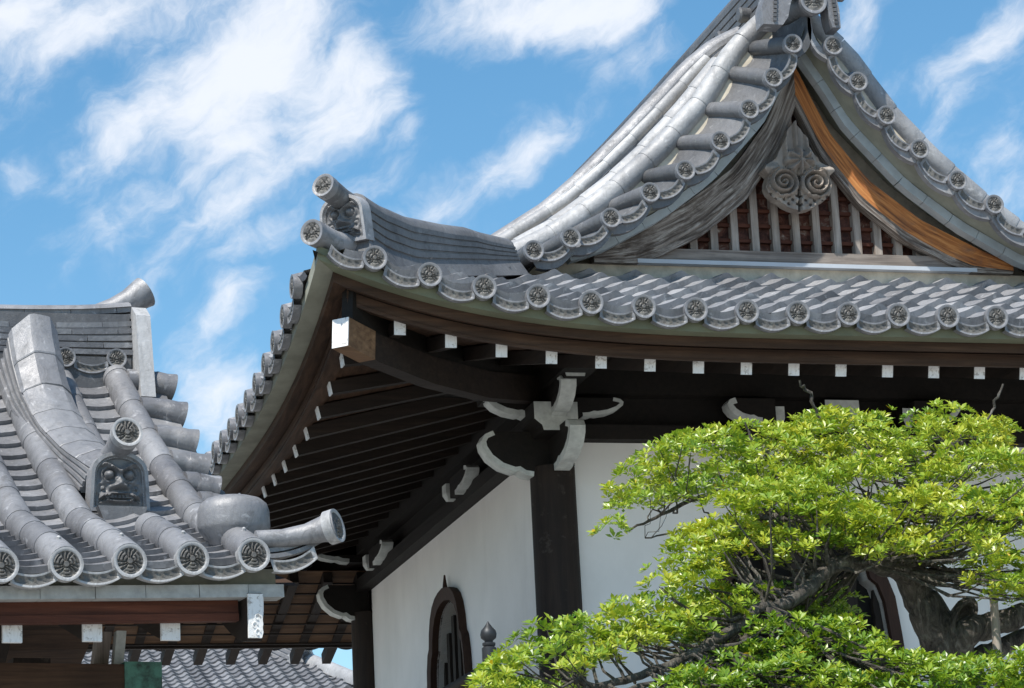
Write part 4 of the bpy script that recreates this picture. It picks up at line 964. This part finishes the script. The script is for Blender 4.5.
for x in (-.62, -3.3):
    po = MB(); po.tube([(x, 1.0, 0), (x, 1.0, 3.42)], .13, 20); po.build('post', M_wz, gate, 40)
    po = MB(); po.box((x-.10, 1.9, 0), (x+.10, 2.1, 3.85)); po.build('post', M_wz, gate, 0)
bp = MB(); bp.prism([(0, 3.66), (.075, 3.66), (.10, 3.86), (.03, 3.86)], (-.51, 1.06, 0), (1, 0, 0), (0, 0, 1), (0, 1, 0), .08); bp.build('beam_bracket', M_greyz, gate, 0)
bp = MB(); bp.prism([(0, 3.66), (.05, 3.66), (.07, 3.86), (.02, 3.86)], (-.415, 1.02, 0), (1, 0, 0), (0, 0, 1), (0, 1, 0), .06); bp.build('beam_bracket', M_whiteb, gate, 0)

# ================================================================== FAR HALL behind
far = thing('background_hall', 'low hall far behind with a plain grey tiled roof and small ridge end tile', 'building', (4.5, 42, 0))
def zfar(u): return 7.10+.37*u+.01*u*u
XF = lambda u: 8.75-.31*u
ff = MB(); wave_tiles(ff, lambda s, u: (s, 40+u, zfar(u)), [(3.2+.20*k) for k in range(28)], .20, lambda s: 4.2 if s < XF(4.2) else max(.05, (8.75-s)/.31), .21, .032, .02, .03, nx=8); wave_tiles(ff, lambda s, u: (s, 40+u, zfar(u)), [(-4+.4*k) for k in range(18)], .4, lambda s: 4.2, .42, .05, .03, .045, nx=7)
ff.build('roof_slope', M_tile_g, far, 40)
fd = MB(); fd.add([(-4, 40.05, 6.98), (8.7, 40.05, 6.98), (7.4, 44.2, 8.7), (-4, 44.2, 8.7)], [(0, 1, 2, 3)]); fd.build('roof_deck', M_shadow, far, 0)
fr_ = MB(); fr_.sweep([(7.35, 44.0, 8.62), (7.72, 42.7, 8.06), (8.03, 41.7, 7.66)], lambda i, k: noshi(.42, .30, 4, .8)); FR = fr_.build('descending_ridge', M_tile_g, far, 30)
fo = MB(); ogre(fo, .42, .46, (8.05, 41.62, 7.50), nz(V(1, .2, 0)), (0, 0, 1), nz(V(.2, -1, 0)), 0, 1, .12); fo.build('ogre_tile', [M_tile_b, M_tile_d], FR, 50)
fo = MB(); fo.tube([(8.02, 41.75, 7.93), (8.05, 41.5, 8.02)], [.09, .11], 12); fo.build('ridge_end_barrel', M_tile_g, FR, 40)
fh = MB(); fh.sweep([(7.45, 44.1, 8.62), (8.12, 42.0, 7.80), (8.62, 40.2, 7.17), (8.72, 39.9, 7.12)], lambda i, k: [(.13*math.cos(a), .16*math.sin(a)) for a in np.linspace(0, math.pi, 8)]); fh.build('hip_barrel', M_tile_b, far, 40)
fm_ = MB(); fm_.sweep([(-4, 44.2, 8.70), (7.5, 44.2, 8.68)], lambda i, k: noshi(.5, .45, 5, .7)); fm_.build('main_ridge', M_tile_g, far, 28)
fw = MB(); fw.box((-3.4, 41.2, 0), (7.6, 47, 6.9)); fw.build('wall', M_plaster, far, 0)

# ================================================================== GARDEN TREE in front of the hall
tree = thing('garden_tree', 'cloud pruned evergreen garden tree with glossy yellow green leaves in front of the hall', 'tree', (5.05, 11.2, 0))
def at(px, py, Y):                                              # a sight-line measured off the photograph, cut at depth Y
    d = fwd+r2*((px-512)/FPX)+u2*((344-py)/FPX); t = Y/d.y; return V(d.x*t, Y, 1.6+d.z*t)
PADS = [
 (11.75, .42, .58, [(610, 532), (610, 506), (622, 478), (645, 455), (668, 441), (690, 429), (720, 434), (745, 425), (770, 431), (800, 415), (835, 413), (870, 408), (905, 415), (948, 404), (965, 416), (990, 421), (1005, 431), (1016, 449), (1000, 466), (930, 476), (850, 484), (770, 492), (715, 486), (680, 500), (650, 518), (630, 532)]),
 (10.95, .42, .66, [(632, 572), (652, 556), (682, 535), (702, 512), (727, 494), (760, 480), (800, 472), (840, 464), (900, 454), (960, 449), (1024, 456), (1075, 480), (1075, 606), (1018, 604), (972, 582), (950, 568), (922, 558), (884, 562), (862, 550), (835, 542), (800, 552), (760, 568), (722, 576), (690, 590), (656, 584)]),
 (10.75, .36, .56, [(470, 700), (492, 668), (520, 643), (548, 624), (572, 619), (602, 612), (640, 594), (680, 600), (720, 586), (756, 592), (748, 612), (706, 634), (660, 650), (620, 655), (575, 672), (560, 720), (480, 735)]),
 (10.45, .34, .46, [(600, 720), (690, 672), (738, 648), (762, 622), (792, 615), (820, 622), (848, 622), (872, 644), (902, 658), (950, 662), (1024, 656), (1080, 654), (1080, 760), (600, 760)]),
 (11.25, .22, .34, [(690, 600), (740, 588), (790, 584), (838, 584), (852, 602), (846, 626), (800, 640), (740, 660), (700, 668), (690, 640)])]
def inside(p, poly):
    x, y = p; c = False; j = len(poly)-1
    for i in range(len(poly)):
        (a, b), (d, e) = poly[i], poly[j]
        if (b > y) != (e > y) and x < (d-a)*(y-b)/(e-b)+a: c = not c
        j = i
    return c
def rosette(vs, fs, ts, p, ax, size, tn):
    ax = nz(ax); a = nz(np.cross(ax, V(.3, .8, .2))); b = np.cross(ax, a); n = random.randint(6, 9); ph0 = random.random()*6.28
    for k in range(n):
        ph = ph0+k*2.4; inner = k/n; up_ = .25+.85*inner+random.uniform(-.2, .2)
        d = nz((a*math.cos(ph)+b*math.sin(ph))+ax*up_); sd2 = nz(np.cross(d, ax)); nn = np.cross(sd2, d)
        L = size*random.uniform(.75, 1.2); w = L*random.uniform(.19, .25); q = p+d*.006
        m = q+d*L*.55-nn*w*.25+nn*.0; tip = q+d*L-nn*L*random.uniform(.0, .14)
        o = len(vs); vs.extend([q, q+d*L*.58+sd2*w+nn*w*.15, tip, q+d*L*.58-sd2*w+nn*w*.15, m])
        fs.extend([(o, o+1, o+4), (o+1, o+2, o+4), (o, o+4, o+3), (o+4, o+2, o+3)])
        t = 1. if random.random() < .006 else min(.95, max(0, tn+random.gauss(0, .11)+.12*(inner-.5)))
        ts.extend([t]*4)
CLUMPS = []
for pi, (Yc, D, mean, poly) in enumerate(PADS):
    xs, ys = zip(*poly); vs, fs, ts = [], [], []; cl_ = []
    area = abs(sum(a[0]*b[1]-b[0]*a[1] for a, b in zip(poly, poly[1:]+poly[:1])))/2
    tries = 0
    while len(cl_) < area/80 and tries < 20000:
        tries += 1; p = (random.uniform(min(xs), max(xs)), random.uniform(min(ys), max(ys)))
        if not inside(p, poly): continue
        if mnoise.noise((p[0]*.018, p[1]*.03, pi*3.1)) < -.22: continue
        dep = Yc+random.gauss(0, D*.55)+(p[1]-sum(ys)/len(ys))*-.0035
        cl_.append((at(p[0], p[1]+4, dep), p))
    for c, p in cl_:
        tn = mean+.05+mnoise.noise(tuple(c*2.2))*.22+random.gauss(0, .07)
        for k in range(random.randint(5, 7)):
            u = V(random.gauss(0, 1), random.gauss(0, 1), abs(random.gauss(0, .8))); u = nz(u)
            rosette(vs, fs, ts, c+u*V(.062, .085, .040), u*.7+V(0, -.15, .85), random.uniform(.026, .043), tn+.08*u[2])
        CLUMPS.append((pi, c))
    mb = MB(); mb.v = [tuple(v) for v in vs]; mb.f = [list(f) for f in fs]; mb.m = [0]*len(fs); mb.t = ts
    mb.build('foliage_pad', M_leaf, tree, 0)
def wob(pts, k=.012, n=5):                                      # a limb through measured points, made knotty
    out = []
    for (p, r), (q, s_) in zip(pts[:-1], pts[1:]):
        for i in range(n):
            t = i/n; out.append((p+(q-p)*t+V(*[random.gauss(0, k*min(1, (r+.01)*12)) for _ in range(3)]), r+(s_-r)*t))
    out.append(pts[-1]); return out
def limb(name, px, mb=None):
    w = wob([(at(x, y, Y), r) for x, y, Y, r in px], .005 if px[0][3] > .055 else .011); m = MB() if mb is None else mb
    m.tube([p for p, r in w], [r for p, r in w], 12, 0, None, True, .06); return w if mb is not None else (m.build(name, M_bark, tree, 60), w)
b0 = at(935, 660, 11.1)
tk = MB(); w = wob([(V(5.25, 11.3, -.05), .21), (V(5.2, 11.3, 1.0), .17), (V(5.05, 11.2, 2.2), .145), (at(962, 690, 11.15), .12), (at(946, 648, 11.12), .105), (at(928, 612, 11.1), .085), (at(914, 588, 11.1), .062), (at(900, 566, 11.05), .05)], .004)
tk.tube([p for p, r in w], [r for p, r in w], 18, 0, None, True, .03); TR = tk.build('trunk', M_bark, tree, 60)
kn = MB(); kp = at(965, 618, 10.985); ex, ey = nz(V(.5, 0, .85)), nz(V(-.85, 0, .5)); kn.rings([[kp+ex*(a_*r*.075)+ey*(b_*r*.035)+V(0, dy, 0) for a_, b_ in [(math.cos(t), math.sin(t)) for t in np.linspace(0, 6.28, 14, endpoint=False)]] for r, dy in ((1.5, .06), (1.25, -.012), (1., -.008), (.8, .03))], 0, .5, True, False, True); kn.build('knot_hole', M_bark, TR, 60)
_, L1 = limb('limb', [(904, 572, 11.07, .045), (868, 562, 10.95, .036), (835, 564, 10.85, .032), (808, 588, 10.75, .030), (784, 605, 10.66, .027), (758, 609, 10.62, .025), (734, 628, 10.6, .023), (714, 642, 10.58, .022), (690, 656, 10.55, .020), (664, 668, 10.52, .018), (625, 680, 10.5, .016), (580, 690, 10.5, .012)])
_, L2 = limb('limb', [(946, 650, 11.1, .085), (970, 632, 11.0, .062), (1000, 622, 10.95, .052), (1030, 613, 10.95, .048), (1070, 596, 10.95, .04)])
_, L3 = limb('limb', [(945, 672, 11.15, .06), (985, 655, 11.1, .045), (1012, 642, 11.1, .038), (1060, 622, 11.1, .03)])
_, L4 = limb('limb', [(868, 562, 10.95, .038), (850, 545, 11.1, .030), (820, 530, 11.3, .028), (775, 515, 11.55, .024), (745, 505, 11.7, .018), (715, 492, 11.7, .013), (690, 500, 11.7, .010), (655, 518, 11.7, .007), (625, 532, 11.7, .004)])
_, L5 = limb('limb', [(766, 607, 10.62, .022), (752, 628, 10.7, .016), (735, 655, 10.7, .014), (700, 668, 10.6, .013), (650, 684, 10.5, .011), (600, 698, 10.4, .008)])
_, L6 = limb('limb', [(900, 570, 11.05, .045), (885, 545, 11.2, .032), (900, 500, 11.45, .025), (940, 460, 11.7, .014), (965, 435, 11.8, .008)])
_, L7 = limb('limb', [(745, 505, 11.7, .014), (752, 480, 11.75, .010), (735, 462, 11.75, .006)])
_, L8 = limb('limb', [(775, 515, 11.55, .012), (740, 525, 11.6, .010), (705, 522, 11.65, .008), (675, 532, 11.65, .005), (645, 538, 11.65, .003)])
tw = MB(); nodes = {0: L4+L7+L8+L6, 1: L1[:30]+L4[:18]+L6[:12], 2: L1[22:]+L5, 3: L5+L1[36:], 4: L1[5:40]}
for pi, c in CLUMPS:
    if random.random() > .32: continue
    p, r = min(nodes[pi], key=lambda q: np.linalg.norm(q[0]-c)+random.random()*.18)
    if np.linalg.norm(p-c) > .9: continue
    mid = (p+c)/2+V(random.gauss(0, .025), random.gauss(0, .025), -.03+random.gauss(0, .02)); r0 = min(r*.6, .008)
    q1 = p+(mid-p)*.5+V(random.gauss(0, .015), 0, random.gauss(0, .015)); tw.tube([p, q1, mid, c+(mid-c)*.4+V(0, 0, -.01), c], [r0, r0*.85, r0*.7, r0*.5, .0018], 5, 0, .5, False)
tw.build('twigs', M_bark, tree, 60)
for pts in ([(822, 420, 11.6, .006), (812, 402, 11.6, .007), (804, 388, 11.6, .008), (800, 381, 11.6, .004)], [(989, 420, 11.6, .005), (996, 402, 11.6, .006), (1003, 384, 11.6, .005)], [(746, 424, 11.6, .004), (752, 440, 11.6, .006)]):
    m = MB(); w = wob([(at(x, y, Y), r) for x, y, Y, r in pts], .03, 4); m.tube([p for p, r in w], [r for p, r in w], 7, 0, None, True, .35); m.build('bare_twig', M_bark, tree, 60)
stk = MB(); stk.tube([at(993, 590, 10.8), at(998, 660, 10.8), at(1000, 760, 10.8)], [.017, .019, .02], 10); stk.build('support_stake', M_greyz, tree, 40)
